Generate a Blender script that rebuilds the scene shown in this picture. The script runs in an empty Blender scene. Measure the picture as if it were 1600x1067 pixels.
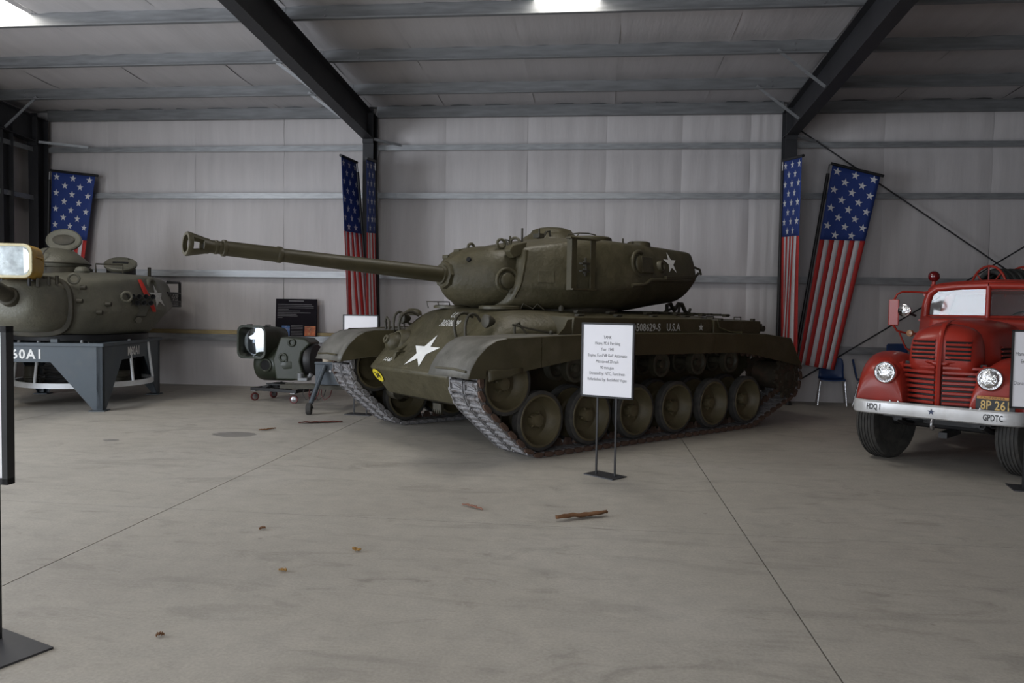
import bpy, bmesh, math, random
from math import sin, cos, pi, radians, sqrt, atan2
from mathutils import Vector, Matrix
from mathutils.bvhtree import BVHTree
random.seed(7)
SC = bpy.context.scene
COL = SC.collection

# ------------------------------------------------------------------ camera
def set_camera():
    f, yaw, pit, rol, h = 1200.4, 0.1088, -0.0417, 0.0162, 1.6
    fw = Vector((-sin(yaw)*cos(pit), cos(yaw)*cos(pit), sin(pit)))
    r0 = Vector((cos(yaw), sin(yaw), 0)); u0 = r0.cross(fw)
    r = r0*cos(rol) + u0*sin(rol); u = u0*cos(rol) - r0*sin(rol)
    cd = bpy.data.cameras.new('camera'); co = bpy.data.objects.new('camera', cd); COL.objects.link(co)
    cd.sensor_width = 36; cd.lens = f/1600*36; cd.clip_start = .05; cd.clip_end = 200
    M = Matrix((r, u, -fw)).transposed().to_4x4(); M.translation = (0, 0, h)
    co.matrix_world = M
    SC.camera = co
set_camera()
SC.view_settings.view_transform = 'Standard'; SC.view_settings.look = 'None'
SC.view_settings.gamma = 1; SC.view_settings.use_curve_mapping = False
SC.view_settings.exposure = 0.0

# ------------------------------------------------------------------ sky and daylight
W = bpy.data.worlds.new('sky'); SC.world = W; W.use_nodes = True
W.node_tree.nodes['Background'].inputs[0].default_value = (.62, .72, .9, 1)
W.node_tree.nodes['Background'].inputs[1].default_value = .4

def door_light(name, loc, rot, sx, sy, power, col):
    ld = bpy.data.lights.new(name, 'AREA'); ld.shape = 'RECTANGLE'; ld.size = sx; ld.size_y = sy
    ld.energy = power; ld.color = col
    o = bpy.data.objects.new(name, ld); COL.objects.link(o); o.location = loc; o.rotation_euler = rot
    return o
# daylight through the vehicle doors of the hall (end wall and front wall, both out of frame)
door_light('daylight_end_door', (-11.15, 3.1, 2.05), (0, radians(-90), 0), 4.0, 7.4, 950, (.85, .91, 1.0))
door_light('daylight_front_door', (-3.4, -7.9, 2.05), (radians(90), 0, 0), 6.4, 4.0, 480, (.88, .93, 1.0))

# ------------------------------------------------------------------ mesh helpers
def basis(d):
    d = Vector(d).normalized()
    a = Vector((0, 0, 1)) if abs(d.z) < .95 else Vector((1, 0, 0))
    x = a.cross(d).normalized(); y = d.cross(x).normalized()
    return x, y, d

class MB:
    def __init__(s): s.v = []; s.f = []; s.mi = []
    def add(s, vs, fs, M=None, mi=0):
        b = len(s.v)
        s.v += [tuple(M @ Vector(p)) for p in vs] if M is not None else [tuple(p) for p in vs]
        s.f += [tuple(i+b for i in f) for f in fs]; s.mi += [mi]*len(fs)
        return s
    def box(s, c, d, M=None, mi=0):
        x, y, z = c; a, b, e = d[0]/2, d[1]/2, d[2]/2
        vs = [(x+i*a, y+j*b, z+k*e) for i in (-1, 1) for j in (-1, 1) for k in (-1, 1)]
        return s.add(vs, [(0,1,3,2),(4,6,7,5),(0,4,5,1),(2,3,7,6),(0,2,6,4),(1,5,7,3)], M, mi)
    def bar(s, p0, p1, w, h, up=(0,0,1), mi=0):
        p0 = Vector(p0); p1 = Vector(p1); d = (p1-p0).normalized(); u = Vector(up)
        x = d.cross(u).normalized(); y = x.cross(d).normalized()
        vs = [tuple(q + x*(i*w/2) + y*(j*h/2)) for q in (p0, p1) for (i, j) in ((-1,-1),(1,-1),(1,1),(-1,1))]
        return s.add(vs, [(3,2,1,0),(4,5,6,7),(0,1,5,4),(1,2,6,5),(2,3,7,6),(3,0,4,7)], None, mi)
    def loft(s, rings, cap0=True, cap1=True, closed=True, M=None, mi=0):
        n = len(rings[0]); vs = [p for r in rings for p in r]; fs = []
        for i in range(len(rings)-1):
            for j in range(n if closed else n-1):
                k = (j+1) % n
                fs.append((i*n+j, i*n+k, (i+1)*n+k, (i+1)*n+j))
        if cap0: fs.append(tuple(range(n-1, -1, -1)))
        if cap1: fs.append(tuple(range((len(rings)-1)*n, len(rings)*n)))
        return s.add(vs, fs, M, mi)
    def cyl(s, p0, p1, r0, r1=None, n=14, caps=True, M=None, mi=0):
        r1 = r0 if r1 is None else r1
        p0 = Vector(p0); p1 = Vector(p1); x, y, d = basis(p1-p0)
        R = [[tuple(p + x*(r*cos(2*pi*k/n)) + y*(r*sin(2*pi*k/n))) for k in range(n)] for p, r in ((p0, r0), (p1, r1))]
        return s.loft(R, caps, caps, True, M, mi)
    def tube(s, pts, r, n=7, closed=False, caps=True, M=None, mi=0):
        pts = [Vector(p) for p in pts]; R = []; N = len(pts); px = None
        for i, p in enumerate(pts):
            a = pts[i-1] if (i > 0 or closed) else p
            b = pts[(i+1) % N] if (i < N-1 or closed) else p
            d = (b-a).normalized()
            if px is None: x, y, _ = basis(d)
            else:
                x = (px - d*px.dot(d)).normalized(); y = d.cross(x)
            px = x
            rr = r[i] if isinstance(r, (list, tuple)) else r
            R.append([tuple(p + x*(rr*cos(2*pi*k/n)) + y*(rr*sin(2*pi*k/n))) for k in range(n)])
        if closed: R.append(R[0]); return s.loft(R, False, False, True, M, mi)
        return s.loft(R, caps, caps, True, M, mi)
    def lathe(s, prof, c=(0,0,0), d=(0,0,1), n=24, M=None, mi=0, ring=False):
        c = Vector(c); x, y, d = basis(d); R = []
        for r, h in prof:
            R.append([tuple(c + d*h + x*(r*cos(2*pi*k/n)) + y*(r*sin(2*pi*k/n))) for k in range(n)])
        if ring: return s.loft(R + [R[0]], False, False, True, M, mi)
        return s.loft(R, prof[0][0] > 1e-6, prof[-1][0] > 1e-6, True, M, mi)
    def prism(s, poly, a, b, M=None, mi=0):      # polygon in XY, extruded along Z
        n = len(poly)
        vs = [(p[0], p[1], a) for p in poly] + [(p[0], p[1], b) for p in poly]
        fs = [tuple(range(n-1, -1, -1)), tuple(range(n, 2*n))] + [(i, (i+1) % n, n+(i+1) % n, n+i) for i in range(n)]
        return s.add(vs, fs, M, mi)
    def prism_y(s, poly, a, b, M=None, mi=0):    # polygon in XZ, extruded along Y
        n = len(poly)
        vs = [(p[0], a, p[1]) for p in poly] + [(p[0], b, p[1]) for p in poly]
        fs = [tuple(range(n)), tuple(range(2*n-1, n-1, -1))] + [(n+i, n+(i+1) % n, (i+1) % n, i) for i in range(n)]
        return s.add(vs, fs, M, mi)
    def grid(s, fn, nu, nv, M=None, mi=0, mif=None):
        vs = [fn(i/nu, j/nv) for j in range(nv+1) for i in range(nu+1)]
        b = len(s.v)
        fs = [(j*(nu+1)+i, j*(nu+1)+i+1, (j+1)*(nu+1)+i+1, (j+1)*(nu+1)+i) for j in range(nv) for i in range(nu)]
        s.add(vs, fs, M, mi)
        if mif:
            k = len(s.mi) - len(fs)
            for j in range(nv):
                for i in range(nu): s.mi[k] = mif((i+.5)/nu, (j+.5)/nv); k += 1
        return s
    def sphere(s, c, r, n=14, m=8, M=None, mi=0, sc=(1,1,1)):
        R = []
        for j in range(1, m):
            t = pi*j/m
            R.append([(c[0]+sc[0]*r*sin(t)*cos(2*pi*k/n), c[1]+sc[1]*r*sin(t)*sin(2*pi*k/n), c[2]-sc[2]*r*cos(t)) for k in range(n)])
        return s.loft(R, True, True, True, M, mi)
    def mesh(s, name, mats, smooth=35):
        me = bpy.data.meshes.new(name); me.from_pydata(s.v, [], s.f); me.validate()
        if not isinstance(mats, (list, tuple)): mats = [mats]
        for m in mats: me.materials.append(m)
        if len(mats) > 1 and len(s.mi) == len(me.polygons): me.polygons.foreach_set('material_index', s.mi)
        bm = bmesh.new(); bm.from_mesh(me); bmesh.ops.recalc_face_normals(bm, faces=bm.faces[:]); bm.to_mesh(me); bm.free()
        if smooth:
            me.shade_smooth()
            if smooth < 180: me.set_sharp_from_angle(angle=radians(smooth))
        else: me.shade_flat()
        return me
    def build(s, name, mats, parent=None, smooth=35, bevel=0, sub=0, solid=0, bseg=2):
        me = s.mesh(name, mats, smooth)
        o = bpy.data.objects.new(name, me); COL.objects.link(o)
        if parent is not None: o.parent = parent
        if sub:
            m = o.modifiers.new('sub', 'SUBSURF'); m.levels = sub; m.render_levels = sub
        if solid:
            m = o.modifiers.new('solid', 'SOLIDIFY'); m.thickness = solid; m.offset = 0
        if bevel:
            m = o.modifiers.new('bevel', 'BEVEL'); m.width = bevel; m.segments = bseg; m.limit_method = 'ANGLE'; m.angle_limit = radians(40)
            m.harden_normals = False
        return o

def tag(o, label=None, cat=None, group=None, kind=None):
    if label: o['label'] = label
    if cat: o['category'] = cat
    if group: o['group'] = group
    if kind: o['kind'] = kind
    return o
def thing(name, label, cat, loc=(0,0,0), rotz=0, group=None):
    o = bpy.data.objects.new(name, None); COL.objects.link(o)
    o.empty_display_size = .2
    o.location = loc; o.rotation_euler = (0, 0, rotz)
    return tag(o, label, cat, group)
def struct(name):
    o = bpy.data.objects.new(name, None); COL.objects.link(o); o['kind'] = 'structure'; return o
def dup(o, parent=None, loc=None, rot=None):
    c = o.copy(); COL.objects.link(c)
    if parent is not None: c.parent = parent
    if loc is not None: c.location = loc
    if rot is not None: c.rotation_euler = rot
    return c
def inst(o_or_mesh, name, parent, M):
    me = o_or_mesh.data if hasattr(o_or_mesh, 'data') else o_or_mesh
    o = bpy.data.objects.new(name, me); COL.objects.link(o); o.parent = parent; o.matrix_local = M
    return o
def TR(x=0, y=0, z=0): return Matrix.Translation((x, y, z))
def RX(a): return Matrix.Rotation(a, 4, 'X')
def RY(a): return Matrix.Rotation(a, 4, 'Y')
def RZ(a): return Matrix.Rotation(a, 4, 'Z')
def frame(o, x, z):        # matrix whose local X is x, local Z close to z, origin o
    x = Vector(x).normalized(); z = Vector(z); y = z.cross(x).normalized(); z = x.cross(y).normalized()
    M = Matrix((x, y, z)).transposed().to_4x4(); M.translation = o
    return M

# ------------------------------------------------------------------ materials
def srgb(r, g, b):
    f = lambda c: (c/255/12.92) if c <= 10.3 else ((c/255+.055)/1.055)**2.4
    return (f(r), f(g), f(b), 1)
def pm(name, col, rough=.6, metal=0, var=.15, scale=6, bump=.0, bscale=40, dirt=None, dscale=2.5, dlo=.5, dhi=.7, emit=0, stretch=None, rvar=.1, trans=0, ior=1.45, coat=0, spec=None):
    m = bpy.data.materials.new(name); m.use_nodes = True; nt = m.node_tree; N = nt.nodes; L = nt.links
    b = N['Principled BSDF']
    if len(col) == 3: col = (*col, 1)
    tc = N.new('ShaderNodeTexCoord'); src = tc.outputs['Object']
    if stretch:
        mp = N.new('ShaderNodeMapping'); mp.inputs['Scale'].default_value = stretch; L.new(src, mp.inputs[0]); src = mp.outputs[0]
    n1 = N.new('ShaderNodeTexNoise'); n1.inputs['Scale'].default_value = scale; n1.inputs['Detail'].default_value = 5; L.new(src, n1.inputs['Vector'])
    r = N.new('ShaderNodeValToRGB'); r.color_ramp.elements[0].position = .3; r.color_ramp.elements[1].position = .7
    r.color_ramp.elements[0].color = tuple(c*(1-var) for c in col[:3]) + (1,)
    r.color_ramp.elements[1].color = tuple(min(1, c*(1+var)) for c in col[:3]) + (1,)
    L.new(n1.outputs['Fac'], r.inputs[0]); out = r.outputs[0]
    if dirt:
        n2 = N.new('ShaderNodeTexNoise'); n2.inputs['Scale'].default_value = dscale; n2.inputs['Detail'].default_value = 8; n2.inputs['Roughness'].default_value = .65; L.new(src, n2.inputs['Vector'])
        r2 = N.new('ShaderNodeValToRGB'); r2.color_ramp.elements[0].position = dlo; r2.color_ramp.elements[1].position = dhi
        r2.color_ramp.elements[1].color = (dirt[1],)*3 + (1,); L.new(n2.outputs['Fac'], r2.inputs[0])
        mx = N.new('ShaderNodeMix'); mx.data_type = 'RGBA'; L.new(r2.outputs[0], mx.inputs[0]); L.new(out, mx.inputs[6])
        mx.inputs[7].default_value = (*dirt[0][:3], 1); out = mx.outputs[2]
    L.new(out, b.inputs['Base Color'])
    b.inputs['Roughness'].default_value = rough; b.inputs['Metallic'].default_value = metal
    if rvar:
        mr = N.new('ShaderNodeMapRange'); mr.inputs[3].default_value = max(.03, rough-rvar); mr.inputs[4].default_value = min(1, rough+rvar)
        L.new(n1.outputs['Fac'], mr.inputs[0]); L.new(mr.outputs[0], b.inputs['Roughness'])
    if bump:
        n3 = N.new('ShaderNodeTexNoise'); n3.inputs['Scale'].default_value = bscale; n3.inputs['Detail'].default_value = 4; L.new(src, n3.inputs['Vector'])
        bp = N.new('ShaderNodeBump'); bp.inputs['Strength'].default_value = bump; bp.inputs['Distance'].default_value = .02
        L.new(n3.outputs['Fac'], bp.inputs['Height']); L.new(bp.outputs[0], b.inputs['Normal'])
    if emit:
        b.inputs['Emission Color'].default_value = col; b.inputs['Emission Strength'].default_value = emit
    if trans:
        b.inputs['Transmission Weight'].default_value = trans; b.inputs['IOR'].default_value = ior
    if coat: b.inputs['Coat Weight'].default_value = coat; b.inputs['Coat Roughness'].default_value = .1
    if spec is not None: b.inputs['Specular IOR Level'].default_value = spec
    return m

MT = {}
MT['olive'] = pm('olive_paint', (.053, .045, .021), .5, 0, .14, 5, .12, 55, ((.12, .10, .065), .5), 3.2, .5, .8)
MT['olive_dusty'] = pm('dusty_olive_paint', (.088, .085, .072), .5, 0, .14, 5, .1, 55, ((.20, .19, .17), .75), 3.5, .38, .7)
MT['sprocket'] = pm('rust_streaked_olive', (.045, .036, .024), .65, .1, .25, 10, .3, 60, ((.10, .05, .03), .7), 7)
MT['olive_cast'] = pm('olive_cast_armour', (.062, .054, .028), .52, 0, .16, 6, .38, 20, ((.11, .092, .06), .5), 3.0, .5, .8)
MT['olive_dark'] = pm('dark_olive_steel', (.036, .032, .02), .6, 0, .2, 8, .1, 60, ((.10, .085, .06), .5), 5)  # darker olive than the hull, for fittings and running gear
MT['wheel'] = pm('dusty_olive_wheel', (.085, .07, .036), .55, 0, .16, 6, .1, 50, ((.14, .11, .065), .5), 4)
MT['rubber'] = pm('worn_rubber', (.042, .04, .037), .8, 0, .25, 12, .15, 60, ((.09, .08, .065), .5), 6)
MT['track'] = pm('track_steel', (.24, .235, .24), .5, .2, .35, 25, .5, 60, ((.07, .05, .04), .7), 16, .52, .62)
MT['track_rust'] = pm('track_rust', (.085, .05, .036), .75, .1, .3, 20, .3, 60, ((.13, .08, .055), .6), 9)
MT['white_paint'] = pm('white_stencil_paint', (.78, .78, .76), .6, 0, .05, 9)
MT['white_worn'] = pm('white_worn_stencil', (.55, .55, .52), .65, 0, .2, 30)
MT['yellow_paint'] = pm('yellow_marking_paint', (.72, .58, .03), .6, 0, .08, 12)
MT['black_paint'] = pm('black_paint', (.012, .012, .013), .5, 0, .1, 8)
MT['dark_hole'] = pm('opening_shade', (.006, .006, .006), .9, 0, 0, 4)  # near-black colour stands in for the shade inside bores, slots and ports
MT['hall_steel'] = pm('dark_hall_steel', (.022, .022, .025), .55, 0, .15, 4, .05, 30)
MT['galv'] = pm('galvanised_steel', (.36, .37, .38), .42, .6, .18, 7, .03, 40, stretch=(.6, 4, 4))
MT['galv_dark'] = pm('grey_purlin_steel', (.20, .205, .21), .45, .4, .18, 5, .03, 40, stretch=(.5, 4, 4))
MT['chrome'] = pm('chrome', (.8, .8, .82), .12, 1, .03, 8, rvar=.03)
MT['steel'] = pm('bare_steel', (.35, .35, .36), .35, .9, .1, 15)
MT['glass'] = pm('clear_glass', (.95, .97, .97), .03, 0, 0, 3, rvar=0, trans=1, ior=1.45)

# ------------------------------------------------------------------ lettering and marks
def text_verts(txt, size=1, align='CENTER', sx=1.0, res=2, shear=0, bold=0, sp=1):
    cu = bpy.data.curves.new('lettering', 'FONT'); cu.body = txt; cu.size = size; cu.align_x = align; cu.align_y = 'CENTER'
    cu.resolution_u = res; cu.shear = shear; cu.offset = bold*size; cu.space_character = sp
    o = bpy.data.objects.new('lettering', cu)
    me = bpy.data.meshes.new_from_object(o)
    vs = [(v.co.x*sx, v.co.y, 0) for v in me.vertices]; fs = [tuple(p.vertices) for p in me.polygons]
    bpy.data.objects.remove(o); bpy.data.curves.remove(cu); bpy.data.meshes.remove(me)
    return vs, fs
def star_verts(R, ratio=.382, rot=0):
    vs = [(0, 0, 0)] + [((R if k % 2 == 0 else R*ratio)*sin(rot+pi*k/5), (R if k % 2 == 0 else R*ratio)*cos(rot+pi*k/5), 0) for k in range(10)]
    return vs, [(0, 1+(k+1) % 10, 1+k) for k in range(10)]
def disc_verts(R, n=28):
    return [(0, 0, 0)] + [(R*cos(2*pi*k/n), R*sin(2*pi*k/n), 0) for k in range(n)], [(0, 1+k, 1+(k+1) % n) for k in range(n)]
def bvh_of(objs):
    dg = bpy.context.evaluated_depsgraph_get(); V = []; F = []
    for o in objs:
        e = o.evaluated_get(dg); me = e.to_mesh(); b = len(V)
        V += [v.co.copy() for v in me.vertices]; F += [tuple(i+b for i in p.vertices) for p in me.polygons]; e.to_mesh_clear()
    return BVHTree.FromPolygons(V, F)
def decal(name, shape, M, mat, parent, bvh=None, off=.003, cuts=0):
    """flat print: the shape lies in M's XY plane; with a bvh it is laid along -Z onto the surface"""
    vs, fs = shape
    if cuts:
        bm = bmesh.new(); vv = [bm.verts.new(v) for v in vs]; [bm.faces.new([vv[i] for i in f]) for f in fs]
        bmesh.ops.subdivide_edges(bm, edges=bm.edges[:], cuts=cuts, use_grid_fill=True)
        bm.verts.index_update()
        vs = [tuple(v.co) for v in bm.verts]; fs = [tuple(v.index for v in f.verts) for f in bm.faces]; bm.free()
    P = [M @ Vector(v) for v in vs]; d = -(M.to_3x3() @ Vector((0, 0, 1))).normalized()
    if bvh is not None:
        Q = []
        for p in P:
            hit = bvh.ray_cast(p - d*.6, d, 2.0)[0]
            Q.append((hit if hit is not None else p) - d*off)
        P = Q
    else: P = [p - d*off for p in P]
    mb = MB(); mb.v = [tuple(p) for p in P]; mb.f = list(fs); mb.mi = [0]*len(fs)
    me = bpy.data.meshes.new(name); me.from_pydata(mb.v, [], mb.f); me.materials.append(mat); me.update()
    o = bpy.data.objects.new(name, me); COL.objects.link(o); o.parent = parent
    return o
# ================================================================== the hall
DW = 14.53                   # back wall
EAVE = 5.19; SL = .067       # underside of the purlins at y = 14.33, and roof slope
YE = DW - .2
RIDGE = 3.2
def zp(y): return EAVE + (YE - y)*SL if y > RIDGE else EAVE + (YE - RIDGE)*SL - (RIDGE - y)*SL
XL, XR, YF = -11.3, 19.0, -8.2
M_FLOOR = bpy.data.materials.new('polished_concrete'); M_FLOOR.use_nodes = True
def floor_mat(m):
    nt = m.node_tree; N = nt.nodes; L = nt.links; b = N['Principled BSDF']
    tc = N.new('ShaderNodeTexCoord')
    def noise(sc, det=6, ro=.6, st=None, dist=0):
        n = N.new('ShaderNodeTexNoise'); n.inputs['Scale'].default_value = sc; n.inputs['Detail'].default_value = det
        n.inputs['Roughness'].default_value = ro; n.inputs['Distortion'].default_value = dist
        if st:
            mp = N.new('ShaderNodeMapping'); mp.inputs['Scale'].default_value = st; L.new(tc.outputs['Object'], mp.inputs[0]); L.new(mp.outputs[0], n.inputs['Vector'])
        else: L.new(tc.outputs['Object'], n.inputs['Vector'])
        return n.outputs['Fac']
    def ramp(f, stops):
        r = N.new('ShaderNodeValToRGB'); e = r.color_ramp.elements
        while len(e) < len(stops): e.new(.5)
        for k, (p, c) in enumerate(stops): e[k].position = p; e[k].color = (*c, 1)
        L.new(f, r.inputs[0]); return r.outputs[0]
    def mul(a, bb, fac=1):
        x = N.new('ShaderNodeMix'); x.data_type = 'RGBA'; x.blend_type = 'MULTIPLY'; x.inputs[0].default_value = fac
        L.new(a, x.inputs[6]); L.new(bb, x.inputs[7]); return x.outputs[2]
    base = ramp(noise(.35, 4), [(.3, (.37, .345, .305)), (.5, (.415, .39, .345)), (.7, (.455, .43, .39))])
    base = mul(base, ramp(noise(5, 8, .7), [(.3, (.86, .86, .86)), (.7, (1.04, 1.03, 1.02))]))
    base = mul(base, ramp(noise(60, 3), [(.35, (.9, .9, .9)), (.65, (1.05, 1.05, 1.05))]))
    # trowel swirls and dark tyre streaks
    base = mul(base, ramp(noise(1.1, 7, .62, (1, 3.2, 1), 1.4), [(.36, (.78, .78, .78)), (.47, (1, 1, 1)), (1, (1, 1, 1))]), .6)
    base = mul(base, ramp(noise(.8, 9, .7, (1.2, 2.2, 1), 2.2), [(.30, (.66, .65, .64)), (.42, (1, 1, 1)), (1, (1, 1, 1))]), .7)
    # small drip spots
    v = N.new('ShaderNodeTexVoronoi'); v.inputs['Scale'].default_value = 1.5; L.new(tc.outputs['Object'], v.inputs['Vector'])
    base = mul(base, ramp(v.outputs['Distance'], [(.018, (.55, .54, .53)), (.03, (1, 1, 1)), (1, (1, 1, 1))]), .6)
    L.new(base, b.inputs['Base Color'])
    rr = N.new('ShaderNodeMapRange'); rr.inputs[3].default_value = .42; rr.inputs[4].default_value = .68
    L.new(noise(2.2, 6), rr.inputs[0]); L.new(rr.outputs[0], b.inputs['Roughness'])
    b.inputs['Specular IOR Level'].default_value = .35
    bp = N.new('ShaderNodeBump'); bp.inputs['Strength'].default_value = .06; bp.inputs['Distance'].default_value = .01
    L.new(noise(25, 5), bp.inputs['Height']); L.new(bp.outputs[0], b.inputs['Normal'])
floor_mat(M_FLOOR)
M_JOINT = pm('joint_dust', (.055, .05, .045), .9, 0, .3, 14)
fl = struct('floor')
MB().box(((XL+XR)/2, (YF+DW)/2, -.06), (XR-XL+.6, DW-YF+.6, .08)).build('subfloor', M_JOINT, fl, 0)
xs = [XL-.1, -7.72, -3.29, 1.1, 5.5, 9.9, 14.3, XR+.1]; ys = [YF-.1, -3.1, 1.25, 5.63, DW+.1]
for i in range(len(xs)-1):
    for j in range(len(ys)-1):
        g = .0045
        MB().box(((xs[i]+xs[i+1])/2, (ys[j]+ys[j+1])/2, -.011), (xs[i+1]-xs[i]-2*g, ys[j+1]-ys[j]-2*g, .022)).build('concrete_slab', M_FLOOR, fl, 0)

# ---- vinyl faced insulation between the girts and purlins
M_VINYL = pm('white_vinyl_insulation', (.565, .535, .53), .48, 0, .05, 1.5, .14, 6, ((.42, .40, .40), .35), 1.2, .5, .75, stretch=(5, 5, .35), spec=.4)
M_VINYL_C = pm('roof_vinyl_insulation', (.50, .48, .485), .45, 0, .05, 1.5, .16, 5, ((.38, .37, .37), .35), 1.1, .5, .75, stretch=(4, .4, 1), spec=.4)
GZ = [0, 1.0, 2.24, 3.72, 4.62, 5.42]
def bulge_z(z):
    for a, b in zip(GZ, GZ[1:]):
        if a <= z <= b: return sin(pi*(z-a)/(b-a))
    return 0
def hsh(x): return (sin(x*12.9898)*43758.5453) % 1
def vstrip(x0, x1, k):
    nx, nz = 14, 44
    def fn(u, v):
        x = x0+(x1-x0)*u; z = 5.45*v
        e = min(1, min(u, 1-u)*9)
        b = bulge_z(z)
        w = .006*sin(23*u+k*1.7)+.004*sin(57*u+k*3.1+1.2*z)+.012*math.exp(-((b)/.25)**2)*sin(75*u+k)
        return (x, DW - (.012 + .055*b**.7*(.75+.25*e) + w*(.3+.7*b) - .012*(1-e)), z)
    return MB().grid(fn, nx, nz)
wb = struct('wall_back')
seams = [-11.25, -9.6, -7.95, -6.3, -4.65, -4.28]
xx = [-11.3, -9.75, -7.92, -6.1, -4.28, -2.9, -1.35, .12, 1.5, 2.72, 3.33, 5.05, 6.88, 8.7, 10.95, 12.8, 14.6, 16.4, 19.1]
for k in range(len(xx)-1): vstrip(xx[k], xx[k+1], k).build('insulation_strip', M_VINYL, wb, 180)
MB().box(((XL+XR)/2, DW+.08, 2.75), (XR-XL+.6, .1, 5.6)).build('cladding', MT['galv_dark'], wb, 0)
def zgirt(x0, x1, y, z, d=.2, fl_=.085, t=.006, sgn=-1):
    """Z section: web flat, inner flange hanging at the room side"""
    m = MB()
    m.box(((x0+x1)/2, y + d/2, z), (x1-x0, d, t))
    m.box(((x0+x1)/2, y, z - fl_/2), (x1-x0, t, fl_))
    m.box(((x0+x1)/2, y+.011, z - fl_), (x1-x0, .022, t))
    return m
cols = [-11.0, -4.28, 3.33, 10.95, 18.6]
for z in (1.02, 2.27, 3.765, 4.665):
    for a, b in zip(cols, cols[1:]):
        m = zgirt(a+.1, b-.1, YE, z, fl_=.12 if z < 3 else .095)
        m.build('wall_girt', MT['galv'], wb, 0)
# splice plates and clips at the columns
for z in (3.72, 2.2):
    for c in cols[1:4]:
        MB().box((c+.3, YE-.012, z), (.34, .012, .07)).build('girt_lap_plate', MT['galv'], wb, 0)

wl = struct('wall_left')
def lstrip(y0, y1, k):
    def fn(u, v):
        y = y0+(y1-y0)*u; z = 5.6*v
        return (XL + .02 + .05*bulge_z(min(z, 5.4)), y, z)
    return MB().grid(fn, 10, 36)
# the end wall has a wide door opening between y -.9 and 5.7
for k, (a, b) in enumerate(((6.85, 9.4), (9.4, 11.2), (11.2, 13.0), (13.0, DW))): lstrip(a, b, k).build('insulation_strip', M_VINYL, wl, 180)
MB().box((XL+.02, (YF-.6)/2, 2.8), (.1, -.6-YF, 5.6)).build('end_panel', M_VINYL, wl, 0)
MB().box((XL+.02, 3.1, 4.85), (.1, 7.6, 1.5)).build('door_header', M_VINYL, wl, 0)
for z in (1.0, 2.2, 3.68, 4.62):
    MB().box((XL+.2, 10.1, z), (.2, 8.6, .006)).box((XL+.3, 10.1, z-.045), (.006, 8.6, .09)).build('wall_girt', MT['galv_dark'], wl, 0)
wr = struct('wall_right')
MB().box((XR+.05, (YF+DW)/2, 2.8), (.1, DW-YF, 5.6)).build('end_panel', M_VINYL, wr, 0)
wf = struct('wall_front')
for x0, x1, z0, z1 in ((XL, -6.7, 0, 5.2), (-6.7, -.1, 4.15, 5.2), (-.1, XR, 0, 5.2)):
    MB().box(((x0+x1)/2, YF-.05, (z0+z1)/2), (x1-x0, .1, z1-z0)).build('front_panel', M_VINYL, wf, 0)

# ---- roof
ce = struct('ceiling')
PUR = [YE] + [13.14-1.46*k for k in range(0, 15)]
PUR = [y for y in PUR if y > YF]
SKY = [(-9.3, -8.05, 7.3, 10.22), (-.9, -.03, 7.3, 10.22), (-8.1, -7.2, -2.9, 0.05), (-.9, -.03, -2.9, 0.05), (-4.9, -4.0, -2.9, .05)]
def roof_fn(x0, x1, y0, y1, k):
    def fn(u, v):
        x = x0+(x1-x0)*u; y = y0+(y1-y0)*v
        e = min(1, min(u, 1-u)*8)
        s = sin(pi*v)
        sag = .035*s**.7*(.7+.3*e) + .008*sin(40*u+k*2.3+3*v)*s + .006*sin(90*u+k)*(1-s) + .010*(1-e)
        return (x, y, zp(y) + .2 - sag)
    return fn
DECK = MB()
rx = [XL, -9.75, -7.92, -6.1, -4.28, -2.9, -1.2, .25, 1.85, 3.33, 5.1, 6.88, 8.7, 10.95, 14.6, XR]
for j in range(len(PUR)-1):
    y1, y0 = PUR[j], PUR[j+1]
    for i in range(len(rx)-1):
        a, b = rx[i], rx[i+1]
        pieces = [(a, b)]
        for (sa, sb, s0, s1) in SKY:
            if s0-.1 < (y0+y1)/2 < s1+.1:
                np_ = []
                for (p, q) in pieces:
                    if sb <= p or sa >= q: np_.append((p, q))
                    else:
                        if p < sa: np_.append((p, sa))
                        if sb < q: np_.append((sb, q))
                pieces = np_
        for (p, q) in pieces:
            if q-p > .05:
                DECK.add([(p-.01, y0-.01, zp(y0)+.235), (q+.01, y0-.01, zp(y0)+.235), (q+.01, y1+.01, zp(y1)+.235), (p-.01, y1+.01, zp(y1)+.235)], [(0, 1, 2, 3)])
                near = y0 > 5 and a < 8
                MB().grid(roof_fn(p, q, y0, y1, i*3+j), 12 if near else 4, 6 if near else 2).build('insulation_strip', M_VINYL_C, ce, 180)
MB().box(((XL+XR)/2, (RIDGE+DW)/2+.1, zp((RIDGE+DW)/2)+.34), (XR-XL+.6, DW-RIDGE+.6, .05), TR(0, 0, 0)).build('x', MT['galv_dark'], ce, 0)
bpy.data.objects.remove(bpy.data.objects['x'])
DECK.box(((XL+XR)/2, (YE+DW)/2+.05, EAVE+.225), (XR-XL+.4, DW-YE+.3, .03)).box(((XL+XR)/2, YF-.05, zp(YF)+.1), (XR-XL+.4, 1.6, .5))
DECK.build('roof_deck', MT['galv_dark'], ce, 0)
M_SKYL = pm('daylit_fibreglass', (1.0, .965, .90), .5, 0, .02, 3, emit=12, rvar=0)
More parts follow.
